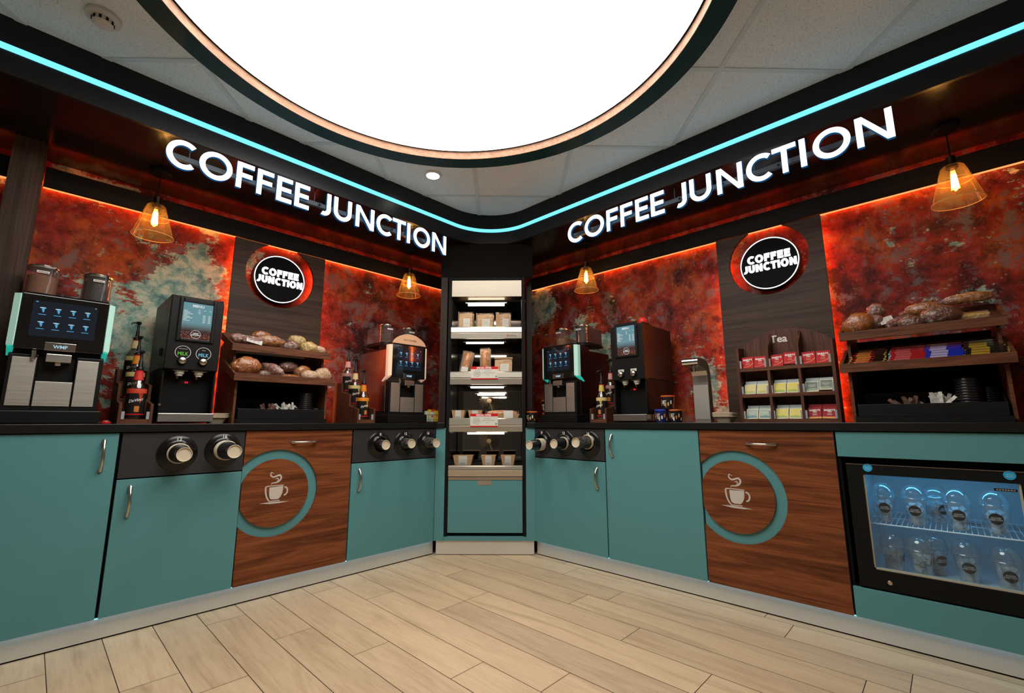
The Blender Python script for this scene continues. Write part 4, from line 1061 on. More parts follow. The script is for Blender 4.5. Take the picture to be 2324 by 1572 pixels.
def coffee_machine(label, loc, rz, bars, fills, sidem=None, arch=False):
    t = thing('coffee_machine', label, 'coffee machine', loc, rz)
    g = G()
    g.box(-.155, .155, .050, .46, .012, .078); g.box(-.165, .165, -.012, .47, .002, .058)
    g.build('base', M_black, t, bev=.004)
    g = G(); g.box(-.155, .155, .062, .46, .078, .535); g.build('body', sidem or M_sidem, t, bev=.006)
    # lower front: black surround with three steel panels
    g = G(); g.box(-.152, -.062, .010, .062, .058, .300); g.box(.060, .152, .010, .062, .058, .300); g.box(-.062, .060, .010, .062, .058, .187); g.box(-.062, .060, .048, .062, .187, .30)
    lf = g.build('lower_front', M_black, t, bev=.003)
    for a in ((-.140, -.067, .078, .286), (-.060, .057, .077, .184), (.064, .136, .077, .285)):
        g = G(); g.box(a[0], a[1], .0055, .0105, a[2], a[3]); g.build('steel_panel', M_steeld, lf, bev=.001)
    g = G(); g.box(-.058, .056, .012, .046, .1872, .191); g.build('cup_grid', M_blackg, lf)
    g = G(); g.box(-.041, .041, -.016, .046, .270, .306); g.box(-.010, .010, -.006, .02, .255, .270); sp_ = g.build('spout', M_steel, t, bev=.003)
    g = G(); g.lathe([(.006, -.02), (.008, -.012), (.008, .02)], (-.078, -.004, .296), 14, 0, 'z'); g.build('steam_nozzle', M_chrome, t)
    # display head
    g = G(); g.prism([(0, .322), (0, .566), (.010, .574), (.20, .574), (.20, .322)], -.143, .143, 'x'); hd = g.build('display_head', M_blackg, t, bev=.003)
    g = G(); g.box(-.106, .106, -.0012, 0.0005, .381, .539); sc_ = g.build('touch_screen', M_screen, hd)
    g = G()
    for r_ in range(2):
        for c_ in range(4): drink_icon(g, -.074+.0485*c_, .508-.064*r_)
    g.box(-.098, -.091, -.0006, 0, .531, .535, 0); g.lathe([(.0022, -.0006), (.0022, 0)], (.097, 0, .533), 8, 1, 'y'); g.M = None
    ob = g.build('menu_icons', [M_icon, M_iconw], sc_); ob.location = (0, -.0013, 0)
    g = G(); g.box(-.050, .050, -.006, 0, .321, .357, 0); g.text('WMF', .020, 0, -.0066, .332, 1, bold=.0006)
    g.build('badge', [M_chrome, M_iconw], hd, bev=.001)
    for s_, bm in ((-1, bars[0]), (1, bars[1])):
        g = G(); a = s_*.1435; b_ = s_*.163
        x0, x1 = min(a, b_), max(a, b_)
        g.prism([(s_*.1435, -.001), (s_*.146, -.002), (s_*.166, .017), (s_*.166, .050), (s_*.1435, .050)], .335, .562, 'z'); o_ = g.build('light_bar', bm, t, bev=.002)
        g = G(); g.prism([(.012, .328), (.012, .3345), (.058, .3345), (.105, .300), (.095, .296)], x0, x1, 'x'); g.build('light_bar_foot', M_barfoot if bm is M_barmint else M_barcream, o_, bev=.002)
    # two canisters on top
    for cx, (fm, fh), hh in ((-.094, fills[0], .735), (.100, fills[1], .735)):
        yf = .13; r = .054
        g = G(); g.prism(stadium(cx, yf-.005, .38, r+.004), .5745, .590, 'z')
        g.prism(stadium(cx, yf, .37, r), .590, .600, 'z'); hp = g.build('bean_hopper', M_black, t, bev=.003)
        g = G(); o_ = stadium(cx, yf, .37, r); g.prism(o_, .600, hh-.014, 'z', sm=True); g.build('clear_canister', M_cont, hp)
        g = G(); g.prism(stadium(cx, yf+.003, .367, r-.003), .6005, .6005+fh, 'z'); g.build('contents', fm, hp)
        g = G(); g.prism(stadium(cx, yf-.003, yf+.115, r+.003), hh-.014, hh-.002, 'z'); g.prism(stadium(cx, yf+.008, yf+.10, r-.008), hh-.002, hh+.003, 'z'); g.build('lid', M_chrome, hp, bev=.003)
        g = G(); g.box(cx-.021, cx+.021, yf-.0055, yf+.004, hh-.042, hh-.031, 0); g.box(cx-.016, cx+.016, yf-.006, yf-.0055, hh-.039, hh-.0345, 1); g.build('lid_label', [M_white, pm('grey_print', (.35, .3, .25), .5)], hp)
    if arch:
        n = 26; pts = [(-.146+.292*i/n, .575+.078*max(0., sin(pi*i/n))**.62) for i in range(n+1)]
        g = G(); g.prism(pts, .001, .006, 'y', 0); ar = g.build('arched_sign', pm('peach_card', (.62, .36, .22), .6), t)
        g = G(); g.text('OAT COFFEE', .0165, .0, .0003, .600, 0, bold=.0003, sx=1.15); g.build('lettering', pm('brown_print', (.16, .08, .05), .6), ar)
    return t
coffee_machine('large coffee machine with mint light bars at the far left', FL(.053, .10, TZ), 0, (M_barmint, M_barmint), ((M_powd, .085), (M_beans, .115)), M_black)
coffee_machine('coffee machine with peach OAT COFFEE arch, left of the display fridge', FL(1.886, .10, TZ), 0, (M_barcream, M_barcream), ((M_milk, .004), (M_beans, .115)), M_sidem, True)
coffee_machine('coffee machine right of the display fridge with brown powder canister', FR(2.066, .10, TZ), RR, (M_barmint, M_barmint), ((M_powd, .055), (M_beans, .115)), pm('bronze_side', (.10, .05, .035), .3, metal=.9))

# ------------------------------------------------------------------ milk machines with menu screens
def menu_mat():
    m, nt, b = base_mat('menu_screen'); v_ = mapping(nt); sp_ = nt.nodes.new('ShaderNodeSeparateXYZ'); nt.links.new(v_, sp_.inputs[0])
    mr = nt.nodes.new('ShaderNodeMapRange'); mr.inputs[1].default_value = .44; mr.inputs[2].default_value = .63; nt.links.new(sp_.outputs[2], mr.inputs[0])
    r = ramp(nt, [(0, (.12, .045, .03)), (.24, (.055, .030, .028)), (.46, (.12, .25, .28)), (1, (.11, .25, .29))]); nt.links.new(mr.outputs[0], r.inputs[0])
    vo = nt.nodes.new('ShaderNodeTexVoronoi'); vo.inputs['Scale'].default_value = 95; nt.links.new(v_, vo.inputs['Vector'])
    r2 = ramp(nt, [(.25, (1.9, 1.5, 1.4)), (.55, (.4, .35, .35))]); nt.links.new(vo.outputs['Distance'], r2.inputs[0])
    r3 = ramp(nt, [(.16, (1, 1, 1)), (.34, (0, 0, 0))]); nt.links.new(mr.outputs[0], r3.inputs[0])
    c = mix_col(nt, r3.outputs[0], r.outputs[0], mix_col(nt, 1., r.outputs[0], r2.outputs[0], 'MULTIPLY'))
    setin(b, 'Base Color', (.01, .01, .01, 1)); nt.links.new(c, b.inputs['Emission Color']); setin(b, 'Emission Strength', 1.0); setin(b, 'Roughness', .12); return m
M_menu = menu_mat(); M_mtext = emit('menu_text', (.80, .82, .80), .8)
M_digit = emit('red_digits', (1., .03, .06), .9)
def milk_machine(label, loc, rz, H=.665, labels=True):
    t = thing('milk_machine', label, 'milk machine', loc, rz)
    g = G(); g.box(-.118, .118, .085, .42, .006, .28); g.box(-.118, -.108, .02, .085, .006, .28); g.box(.108, .118, .02, .085, .006, .28); g.build('body', M_blackm, t, bev=.003)
    g = G(); g.prism([(0, .278), (-.003, .64), (.012, H), (.42, H), (.42, .281), (.06, .281), (.04, .270)], -.119, .119, 'x'); hd = g.build('door_head', M_black, t, bev=.005)
    g = G(); g.box(.104, .120, .02, .10, H, H+.006); g.build('hinge_cap', M_black, hd)
    g = G()
    for a in ((-.084, -.067, .425, .661-.004), (.067, .084, .425, .657), (-.067, .067, .425, .440), (-.067, .067, .634, .657)): g.box(a[0], a[1], -.012, .002, a[2], a[3])
    fr_ = g.build('screen_frame', M_black, hd, bev=.004)
    g = G(); g.box(-.067, .067, -.0045, .0, .440, .634); sc_ = g.build('menu_screen', M_menu, hd)
    g = G(); g.text('MENU', .019, 0, -.0056, .612, 0, bold=.0006)
    for c_ in range(3):
        g.box(.002+.025*c_, .010+.025*c_, -.0056, -.0048, .598, .6005, 0)
    for q in range(8):
        g.box(-.062, -.062+.016+.012*((q*7) % 3), -.0056, -.0048, .588-.0075*q, .5905-.0075*q, 0)
        if q > 1: g.box(.024, .036, -.0056, -.0048, .586-.0075*q, .5885-.0075*q, 0); g.box(.048, .060, -.0056, -.0048, .586-.0075*q, .5885-.0075*q, 0)
    g.box(.001, .011, -.0056, -.0048, .588, .5905, 0); g.box(.001, .011, -.0056, -.0048, .580, .5825, 0)
    g.arc(0, .466, .0225, .0225, .0014, 0, 360, -.0056, -.0048, 32, 0); g.text('COFFEE', .0072, 0, -.0056, .468, 0, bold=.0004); g.text('JUNCTION', .0072, 0, -.0056, .460, 0, bold=.0004)
    g.build('menu_print', M_mtext, sc_)
    for s_, colr in ((-1, (.12, .42, .05)), (1, (.12, .45, .62))):
        x = s_*.0455; kz = .322 if labels else .313
        if labels:
            g = G(); A = [radians(a) for a in range(-60, 241, 8)]
            g.strip([(x+.0325*cos(a), .366+.0325*sin(a)) for a in A], [(x+.0345*cos(a), .366+.0345*sin(a)) for a in A], -.0045, -.0020, 0)
            g.text('MILK', .026, x, -.0047, .350, 1, bold=.0006, sx=.82); g.text('Semi-skimmed' if s_ < 0 else 'Whole', .0062, x, -.0047, .383, 0)
            g.build('milk_label', [M_wtext, pm('milk_print_%d' % s_, colr, .5)], hd)
        else:
            g = G(); g.box(x-.021, x+.021, -.0042, -.0020, .330, .346, 0)
            for q in range(4): g.box(x-.014+.007*q, x-.010+.007*q, -.0046, -.0042, .335, .341, 1)
            g.build('milk_label', [M_white, pm('label_ink', (.12, .11, .10), .6)], hd)
        g = G(); g.lathe([(.0225, -.001), (.0225, -.006), (.018, -.010)], (x, 0, kz-.001), 28, 1, 'y'); g.lathe([(.0155, -.010), (.0165, -.019), (.011, -.0225), (.0001, -.0235)], (x, 0, kz), 28, 0, 'y', caps=False)
        g.build('push_button', [M_nickel, M_blackm], hd)
        g = G(); xs_ = s_*.0425; g.box(xs_-.033, xs_+.033, .022, .06, .272, .277, 0); g.lathe([(.021, .272), (.021, .258), (.015, .253), (.014, .246)], (xs_, .042, 0), 24, 0); g.tube([(xs_-.008, .042, .247), (xs_-.008, .042, .232)], .004, 8, 1)
        g.build('milk_spout', [M_white, pm('brass_tube', (.45, .28, .08), .3, metal=1)], t)
    g = G(); g.box(-.030, .020, .083, .0855, .208, .228, 1); g.text('04', .016, .000, .0822, .2115, 0, bold=.0004); g.build('red_display', [M_digit, pm('dark_window', (.03, .006, .008), .2)], t)
    g = G(); g.box(-.118, .120, -.004, .105, .010, .052); dt = g.build('drip_tray', M_steel, t, bev=.002)
    g = G(); g.box(-.112, .114, -.0, .10, .0522, .054); g.build('drip_grid', M_blackm, dt)
    g = G(); g.tube([(-.121, .10, .35), (-.121, .10, .39)], .008, 8); g.build('side_latch', M_black, hd)
    g = G(); g.lathe([(.006, 0), (.006, -.003)], (-.113, .02, .095), 12, 0, 'y'); g.build('screw', M_nickel, t)
    return t
milk_machine('black milk machine with MILK labels and menu screen beside the left syrup rack', FL(.550, .10, TZ), 0, .668, True)
milk_machine('black milk machine with small white labels left of the steel water tap', FR(1.494, .10, TZ), RR, .644, False)
o = G().ball((0, 0, .026), (.029, .029, .029), 24, 12).build('red_ball', pm('red_ball_plastic', (.75, .03, .03), .35)); o.location = FR(1.42, .20, TZ+.645)
tag(o, 'small red ball on top of the right milk machine', 'ball')

# ------------------------------------------------------------------ syrup racks and bottles
M_syrupg = clear('syrup_bottle_glass', (.80, .72, .62), .03, .10)
def label_mat(name, base, accent):
    return pm(name, base, .35)
def syrup_geo():
    g = G(); g.lathe([(.001, .0), (.036, .001), (.0385, .006), (.0385, .118), (.0385, .135), (.036, .152), (.028, .172), (.018, .188), (.0145, .200), (.0140, .232)], (0, 0, 0), 32, 0, caps=False); return g
def syrup_bottle(label, loc, rz, wrap, band, text=True, fill=(.03, .012, .006)):
    o = thing('syrup_bottle', label, 'bottle', loc, rz)
    g = syrup_geo(); g.build('glass_bottle', M_syrupg, o)
    g = G(); g.lathe([(.001, .004), (.0355, .004), (.036, .12)], (0, 0, 0), 24, 0); g.build('syrup', pm('syrup_%d' % int(fill[0]*1000), fill, .1, coat=.5), o)
    g = G(); R_ = .0390
    g.lathe([(R_, .014), (R_, .122)], (0, 0, 0), 32, 0, caps=False); g.lathe([(R_+.0003, .124), (R_+.0003, .140), (.0385, .146)], (0, 0, 0), 32, 1, caps=False); g.lathe([(R_+.0004, .020), (R_+.0004, .025)], (0, 0, 0), 32, 2, caps=False)
    for a, z0, z1 in ((-1.15, .10, .124), (-1.25, .075, .124), (-1.35, .105, .124)):
        v_ = []
        for i in range(5):
            for z_ in (z0+abs(i-2)*.006, z1): v_.append(((R_+.0005)*cos(a-.1+.05*i), (R_+.0005)*sin(a-.1+.05*i), z_))
        g.add(v_, [(2*i, 2*i+2, 2*i+3, 2*i+1) for i in range(4)], 1)
    v_ = [((R_+.0006)*cos(a), (R_+.0006)*sin(a), z_) for z_ in (.034, .062) for a in [-1.75+.12*i for i in range(5)]]
    g.add(v_, [(i, i+1, 6+i, 5+i) for i in range(4)], 3)
    lb = g.build('bottle_label', [pm('black_label', (.010, .009, .008), .3), pm('band_%s' % band[0], band[1], .4), M_red, pm('label_picture', (.50, .16, .03), .5)], o)
    # script lettering bent round the bottle
    vs, fs = text_geo('DaVinci', .0195, 'CENTER', .0003)
    pts = []
    for a, b_, _ in vs:
        th = -pi/2-.12+(a*.9+b_*.18)/R_; pts.append(((R_+.0012)*cos(th), (R_+.0012)*sin(th), .084+b_+a*.22))
    g = G(); g.add(pts, fs); g.build('lettering', M_wtext, lb)
    g = G(); g.lathe([(.0185, .188), (.0205, .190), (.0170, .226), (.0165, .232)], (0, 0, 0), 24, 0, caps=False); g.lathe([(.0168, .232), (.0168, .236), (.013, .237)], (0, 0, 0), 24, 1); g.build('neck_wrap', [pm('wrap_%s' % wrap[0], wrap[1], .5), M_red], o)
    g = G(); g.lathe([(.0155, .237), (.0155, .252), (.011, .258), (.008, .262), (.008, .285), (.0055, .288), (.0055, .322), (.011, .326), (.012, .334), (.008, .338)], (0, 0, 0), 20, 0)
    g.tube([(0, 0, .329), (-.012, -.006, .331), (-.028, -.010, .326), (-.031, -.011, .318)], .0042, 8); g.build('pump', M_black, o)
    return o
ORA = ('orange', (.60, .20, .01)); REDW = ('red', (.55, .03, .02)); CRE = ('cream', (.60, .46, .22)); PIN = ('pink', (.58, .28, .24)); YEL = ('yellow', (.60, .42, .08))
def rack(label, loc, rz, w=.130):
    """stepped walnut rack with three tiers"""
    t = thing('syrup_rack', label, 'rack', loc, rz); h = w/2
    for s_ in (-1, 1):
        g = G(); g.prism([(0, 0), (0, .094), (.12, .112), (.12, .194), (.245, .212), (.245, .276), (.36, .288), (.36, 0)], min(s_*h, s_*(h-.012)), max(s_*h, s_*(h-.012)), 'x'); g.build('side_panel', M_standz, t)
    g = G(); g.box(-h+.0125, h-.0125, .001, .012, .0, .022); g.box(-h+.0125, -h+.024, .001, .012, .022, .058, 1); g.box(h-.024, h-.0125, .001, .012, .022, .058, 1); g.build('front_lip', [M_stand, pm('grey_clip', (.32, .34, .36), .3)], t)
    for k, (y0, z) in enumerate(((.012, .022), (.125, .112), (.25, .206))):
        g = G(); g.box(-h+.0125, h-.0125, y0, y0+.108, z-.010, z)
        if k: g.box(-h+.0125, h-.0125, y0-.008, y0, z-.07, z+.012)
        g.build('shelf', M_stand, t)
    g = G(); g.box(-h+.0125, h-.0125, .359, .365, 0, .286); g.build('back_panel', M_stand, t)
    return t
def rack_set(f, RZ, x, d, lab, bottles):
    rack(lab+' rack for syrup bottles', f(x, d, TZ), RZ)
    for k, (lb, wr, bd, fi) in enumerate(bottles):
        if lb: syrup_bottle(lb, f(x, d+.055+(.112, .125, .124)[0]*0+(0, .125, .245)[k], TZ+(.0225, .1125, .2065)[k]), RZ, wr, bd, fill=fi)
DK = (.03, .012, .006); LT = (.30, .16, .06)
rack_set(fl, 0, .343, .07, 'stepped walnut', [('front syrup bottle with red neck wrap beside the far left coffee machine', REDW, ('redband', (.50, .05, .02)), DK), ('middle syrup bottle with orange neck wrap in the left rack', ORA, ('creamband', (.55, .45, .18)), DK), ('rear syrup bottle with cream neck wrap in the left rack', CRE, ('creamband', (.55, .45, .18)), LT)])
rack_set(fl, 0, 1.545, .07, 'three-tier walnut', [('front syrup bottle with orange neck wrap beside the oat coffee machine', ORA, ('orangeband', (.65, .22, .01)), DK), ('middle syrup bottle with cream neck wrap beside the oat coffee machine', CRE, ('creamband', (.55, .45, .18)), LT), ('rear syrup bottle with pink neck wrap beside the oat coffee machine', PIN, ('pinkband', (.35, .18, .16)), DK)])
rack_set(lambda x, d, z: (RX+d, x, z), RR, 1.713, .07, 'short walnut', [('front syrup bottle with yellow neck wrap beside the right milk machine', YEL, ('creamband', (.55, .45, .18)), LT), ('rear syrup bottle with pink neck wrap beside the right milk machine', PIN, ('pinkband', (.35, .18, .16)), DK), (None, 0, 0, 0)])
ri = [o for o in COL.objects if o.name.startswith('syrup_rack')]
ri[0]['label'] = 'walnut syrup rack between the far left coffee machine and milk machine'
ri[1]['label'] = 'walnut syrup rack between the left bread stand and oat coffee machine'
ri[2]['label'] = 'walnut syrup rack on the right counter with two bottles'

# ------------------------------------------------------------------ water tap
t = thing('water_tap', 'brushed steel arched water tap on the right counter', 'tap', FR(1.072, .185, TZ), RR)
prof = [(.055, 0), (.055, .235)]+[(.025+.030*cos(a), .255+.062*sin(a)) for a in [radians(q) for q in range(0, 91, 15)]]
def offp(pts, d):
    out = []
    for i, p in enumerate(pts):
        a = Vector(pts[max(i-1, 0)]); b_ = Vector(pts[min(i+1, len(pts)-1)]); q = (b_-a).normalized(); out.append((p[0]+q.y*d, p[1]-q.x*d))
    return out
outer_ = [(.095, 0), (.085, .24), (.078, .30), (.060, .345), (.030, .368), (-.01, .376), (-.085, .378)]
inner_ = [(.035, 0), (.037, .24), (.034, .282), (.022, .308), (.0, .320), (-.03, .325), (-.085, .330)]
g = G(); w_ = .046
for i in range(len(outer_)-1):
    q = [inner_[i], outer_[i], outer_[i+1], inner_[i+1]]
    v_ = [(x_, y_, z_) for x_ in (-w_, w_) for y_, z_ in q]
    fs = [(1, 5, 6, 2), (3, 7, 4, 0), (0, 1, 2, 3)[::-1], (4, 5, 6, 7)[::-1]]
    g.add(v_, [(1, 2, 6, 5), (3, 0, 4, 7)], 0, True); g.add(v_, [(3, 2, 1, 0), (4, 5, 6, 7)], 0)
g.box(-w_, w_, -.086, -.085, .330, .378)
g.build('arched_body', M_steelz, t)
g = G(); g.prism([(-.088+.022*cos(a), .354+.024*sin(a)) for a in [2*pi*i/20 for i in range(20)]], -.0465, .0465, 'x', sm=True); g.build('rounded_head', M_chrome, t)
g = G(); g.lathe([(.008, .3295), (.008, .300), (.006, .296)], (0, -.050, 0), 16); g.build('outlet', M_chrome, t)
g = G(); g.box(-.044, .044, .0335, .036, .02, .225); g.build('front_plate', M_steeld, t)
g = G(); g.box(-.050, .050, .02, .11, 0, .004); g.build('foot', M_steel, t)

# ------------------------------------------------------------------ small things on the worktops
M_pulp = mottled('moulded_pulp', [(.40, .30, .20), (.50, .39, .27)], 90, .9, 0, .4)
def carrier_mesh():
    g = G(); w = .055; n = 16
    def ringp(r, z, k=.35): return [(r*(abs(cos(a))**k)*(1 if cos(a) > 0 else -1), r*(abs(sin(a))**k)*(1 if sin(a) > 0 else -1), z) for a in [2*pi*(i+.5)/n for i in range(n)]]
    rings = [ringp(w*.62, 0), ringp(w*.78, .018), ringp(w*.92, .034), ringp(w, .036), ringp(w*1.03, .033), ringp(w*1.03, .0315), ringp(w*.98, .0315), ringp(w*.72, .017), ringp(w*.55, .002)]
    v_ = [p for r_ in rings for p in r_]; k = len(rings)
    g.add(v_, [(j*n+i, j*n+(i+1) % n, (j+1)*n+(i+1) % n, (j+1)*n+i) for j in range(k-1) for i in range(n)]+[tuple(range(n))[::-1]], 0, True); return g
def carriers(f, RZ, x, d, n, where):
    c0 = None
    for i in range(n):
        L_ = f(x+.002*(i % 2), d, TZ+.0065*i); lb = 'moulded pulp cup carrier, one of the stack '+where
        if c0 is None: c0 = carrier_mesh().build('cup_carrier', M_pulp); c0.location = L_; c0.rotation_euler = (0, 0, RZ); tag(c0, lb, 'cup carrier', 'cup carriers '+where)
        else: c = c0.copy(); COL.objects.link(c); c.location = L_
carriers(fl, 0, .735-.03, .20, 4, 'left of the left bread stand')
carriers(lambda x, d, z: (RX+d, x, z), RR, .905, .11, 4, 'between water tap and tea rack')
t = thing('snack_pack', 'small red and white packet lying beside the far left coffee machine', 'packet', FL(.2415, .10, TZ))
g = G(); g.lathe([(.001, 0), (.018, .001), (.0195, .006), (.017, .012), (.001, .014)], (0, 0, 0), 20); g.build('packet', [M_red], t)
g = G(); g.prism([(-.008, .0145), (.012, .0145), (.010, .0155), (-.006, .0155)], -.012, .012, 'y'); g.build('white_patch', M_white, t)
o = G().lathe([(.001, 0), (.020, .001), (.022, .005), (.020, .009), (.001, .010)], (0, 0, 0), 20).build('jar_lid', pm('grey_lid', (.12, .11, .10), .5)); o.location = FL(.236, .165, TZ); tag(o, 'flat grey jar lid behind the red and white packet at left', 'lid')

# snack pots
def pot(label, f, x, d, z, RZ, r=.043, h=.082, lidc=(.55, .11, .02), sidec=(.012, .012, .014), k=0):
    o = thing('snack_pot', label, 'pot', f(x, d, z), RZ)
    g = G(); g.lathe([(.001, 0), (r*.80, .001), (r*.84, .005), (r*.96, h-.010)], (0, 0, 0), 28, 0)
    rs_ = random.Random(k); 
    def patch(a0, a1, z0, z1, m):
        R0 = lambda z_: r*.84+(r*.12)*z_/h+.0005
        n_ = max(2, int((a1-a0)/.12)+1); v_ = [(R0(z_)*cos(a0+(a1-a0)*i/(n_-1)), R0(z_)*sin(a0+(a1-a0)*i/(n_-1)), z_) for z_ in (z0, z1) for i in range(n_)]
        g.add(v_, [(i, i+1, n_+i+1, n_+i) for i in range(n_-1)], m)
    for q in range(7): a = -2.9+.42*q; patch(a, a+.22, .012+.010*(q % 3), .030+.012*(q % 3), 1+(q+k) % 3)
    for q in range(4): patch(-1.9, -1.9+.5-.1*(q % 2), .050-.009*q, .054-.009*q, 3)
    patch(-2.75, -2.35, .028, .062, 2)
    b_ = g.build('pot', [pm('pot_side_%d' % k, sidec, .35), pm('pot_orange', (.60, .14, .02), .4), pm('pot_yellow', (.65, .42, .12), .4), M_wtext], o)
    vs, fs = text_geo('FUEL', .020, 'CENTER', .0006); R_ = r*.95+.0012
    g = G(); g.add([(R_*cos(-pi/2+a/R_*.85), R_*sin(-pi/2+a/R_*.85), .052+q*.9) for a, q, _ in vs], fs); 
    if k in (1, 2): g.build('lettering', M_wtext, b_)
    g = G(); g.lathe([(r*.98, h-.010), (r, h-.009), (r, h-.002), (r*.96, h), (.001, h)], (0, 0, 0), 28, 0); g.build('lid', pm('pot_lid_%d' % int(lidc[0]*100), lidc, .4), o)
    return o
ff = lambda x, d, z: (RX+d, x, z)
pot('orange-lidded snack pot at the left end of the right counter', lambda x, d, z: FC(x, d, z), .7035, .072, TZ, RR, .044, .084, k=0)
pot('lower snack pot in the stack left of the right coffee machine', ff, 2.300, .245, TZ, RR, .040, .076, k=3, sidec=(.10, .12, .08))
pot('upper FUEL snack pot in the stack left of the right coffee machine', ff, 2.300, .245, TZ+.0765, RR, .042, .098, k=1)
pot('blue snack pot at the foot of the stack right of the milk machine', ff, 1.322, .20, TZ, RR, .044, .082, lidc=(.03, .06, .45), sidec=(.01, .02, .10), k=4)
pot('black snack pot beside the blue one right of the milk machine', ff, 1.233, .21, TZ, RR, .042, .080, k=5)
pot('orange-lidded snack pot on top of two others right of the milk machine', ff, 1.278, .205, TZ+.0825, RR, .044, .086, k=6)

# wire basket of snack bars next to the oat coffee machine
B0 = FL(2.150, .15, TZ)
t = thing('wire_basket', 'black wire basket of snack packs left of the display fridge', 'basket', B0)
g = G(); w, d_, h = .085, .07, .060
def rr_(z, k): 
    out = []
    for i in range(28):
        a = 2*pi*i/28; cx_, sy_ = cos(a), sin(a); out.append((k*w*abs(cx_)**.45*(1 if cx_ > 0 else -1), k*d_*abs(sy_)**.45*(1 if sy_ > 0 else -1), z))
    return out
g.tube(rr_(h, 1.0), .0022, 6, closed=True); g.tube(rr_(.022, .94), .0014, 6, closed=True); g.tube(rr_(.002, .88), .0018, 6, closed=True)
for i in range(0, 28, 2):
    a = rr_(h, 1.0)[i]; b_ = rr_(.002, .88)[i]; g.tube([a, b_], .0012, 5)
for i in range(5): g.tube([(-.06+.03*i, -.06, .002), (-.06+.03*i, .06, .002)], .0012, 5)
g.build('wire_frame', M_blackm, t)
def bar_pack(label, x, y, z, w, h, tilt, col, k, th=.014):
    o = thing('snack_packet', label, 'packet', (B0[0]+x, B0[1]+y, B0[2]+z), 0, 'snack packs in the wire basket'); o.rotation_euler = (0, tilt, 0)
    g = G(); g.prism([(-w/2, .004), (w/2, .004), (w/2, h-.006), (-w/2, h-.006)], 0, th, 'y', 0); g.box(-w/2, w/2, th*.4, th*.6, 0, .005, 1); g.box(-w/2, w/2, th*.4, th*.6, h-.006, h, 1)
    g.lathe([(w*.25, -.0008), (w*.25, 0)], (0, 0, h*.55), 14, 2, 'y'); g.build('wrapper', [pm('wrap_col_%d' % k, col, .3, coat=.4), pm('crimp_%d' % k, tuple(c*.7 for c in col), .3), [M_offw, M_red, pm('pot_orange', (.60, .14, .02), .4)][k % 3]], o, bev=.002)
for i, (x, y, w_, h_, tl, c_, nm) in enumerate([(-.060, -.012, .030, .085, -.1, (.45, .50, .38), 'pale green'), (-.030, -.030, .034, .080, .05, (.48, .52, .44), 'pale grey-green'), (.006, -.030, .030, .088, .12, (.62, .40, .03), 'bright yellow'), (.038, -.030, .030, .086, .2, (.62, .38, .02), 'yellow and orange'), (.026, .012, .034, .100, -.15, (.60, .06, .02), 'red'), (.055, .010, .026, .096, .15, (.55, .03, .03), 'dark red'), (-.012, .018, .034, .098, 0, (.60, .45, .03), 'golden')]):
    bar_pack('%s snack pack standing in the wire basket' % nm, x, y, .005, w_, h_, tl, c_, i)
o = thing('snack_tub', 'small tub with blue lid between the oat coffee machine and wire basket', 'pot', FL(2.085, .30, TZ))
g = G(); g.lathe([(.001, 0), (.024, .001), (.029, .085)], (0, 0, 0), 22, 0); g.lathe([(.0247, .02), (.0280, .07)], (0, 0, 0), 22, 1, caps=False); g.build('tub', [pm('tub_yellow', (.55, .33, .04), .4), pm('tub_print', (.6, .5, .4), .4)], o)
g = G(); g.lathe([(.030, .085), (.030, .094), (.001, .095)], (0, 0, 0), 22); g.build('lid', pm('tub_blue', (.02, .10, .22), .4), o)
# ------------------------------------------------------------------ baked goods stands
def bread_stand(label, loc, rz, zt, zb):
    t = thing('bread_stand', label, 'display stand', loc, rz)
    for s_ in (-1, 1):
        g = G(); g.prism([(.055, 0), (.055, zb-.002), (.135, zb+.05), (.135, zt), (.345, zt+.09), (.43, zt+.05), (.43, 0)], min(s_*.262, s_*.250), max(s_*.262, s_*.250), 'x'); g.build('side_panel', M_stand, t)
    g = G(); g.box(-.2495, .2495, .415, .425, .03, zt+.03); g.box(-.2495, .2495, .36, .414, zb+.115, zb+.125); g.build('back_panel', M_blackm, t)
    g = G(); g.box(-.2495, .2495, .012, .425, .0, .026); g.build('base_board', M_black, t)
    for nm, y0, z0 in (('upper_tray', .09, zt), ('lower_tray', 0., zb)):
        g = G(); g.box(-.285, .285, y0, y0+.012, z0, z0+.042); tr = g.build(nm, M_stand, t, bev=.0012)
        for s_ in (-1, 1):
            g = G(); g.prism([(y0+.0125, z0), (y0+.0125, z0+.042), (y0+.255, z0+.137), (y0+.255, z0+.095)], min(s_*.285, s_*.273), max(s_*.285, s_*.273), 'x'); g.build('tray_side', M_stand, tr)
        g = G(); g.box(-.2725, .2725, y0+.243, y0+.255, z0+.095, z0+.137); g.prism([(y0+.0125, z0+.002), (y0+.0125, z0+.010), (y0+.2425, z0+.105), (y0+.2425, z0+.097)], -.2725, .2725, 'x'); g.build('tray_floor', M_stand, tr)
    return t
BL = (FL(1.023, .05, TZ), 0.); BR = (FR(.0635, .05, TZ), RR)
bread_stand('walnut stand with two trays of wrapped bakes, left of the corner', *BL, .410, .233)
bread_stand('walnut stand with bread above chocolate bars at the right edge', *BR, .394, .231)
def at(B, x, y, z): return tuple(Vector(B[0])+Matrix.Rotation(B[1], 3, 'Z') @ Vector((x, y, z)))
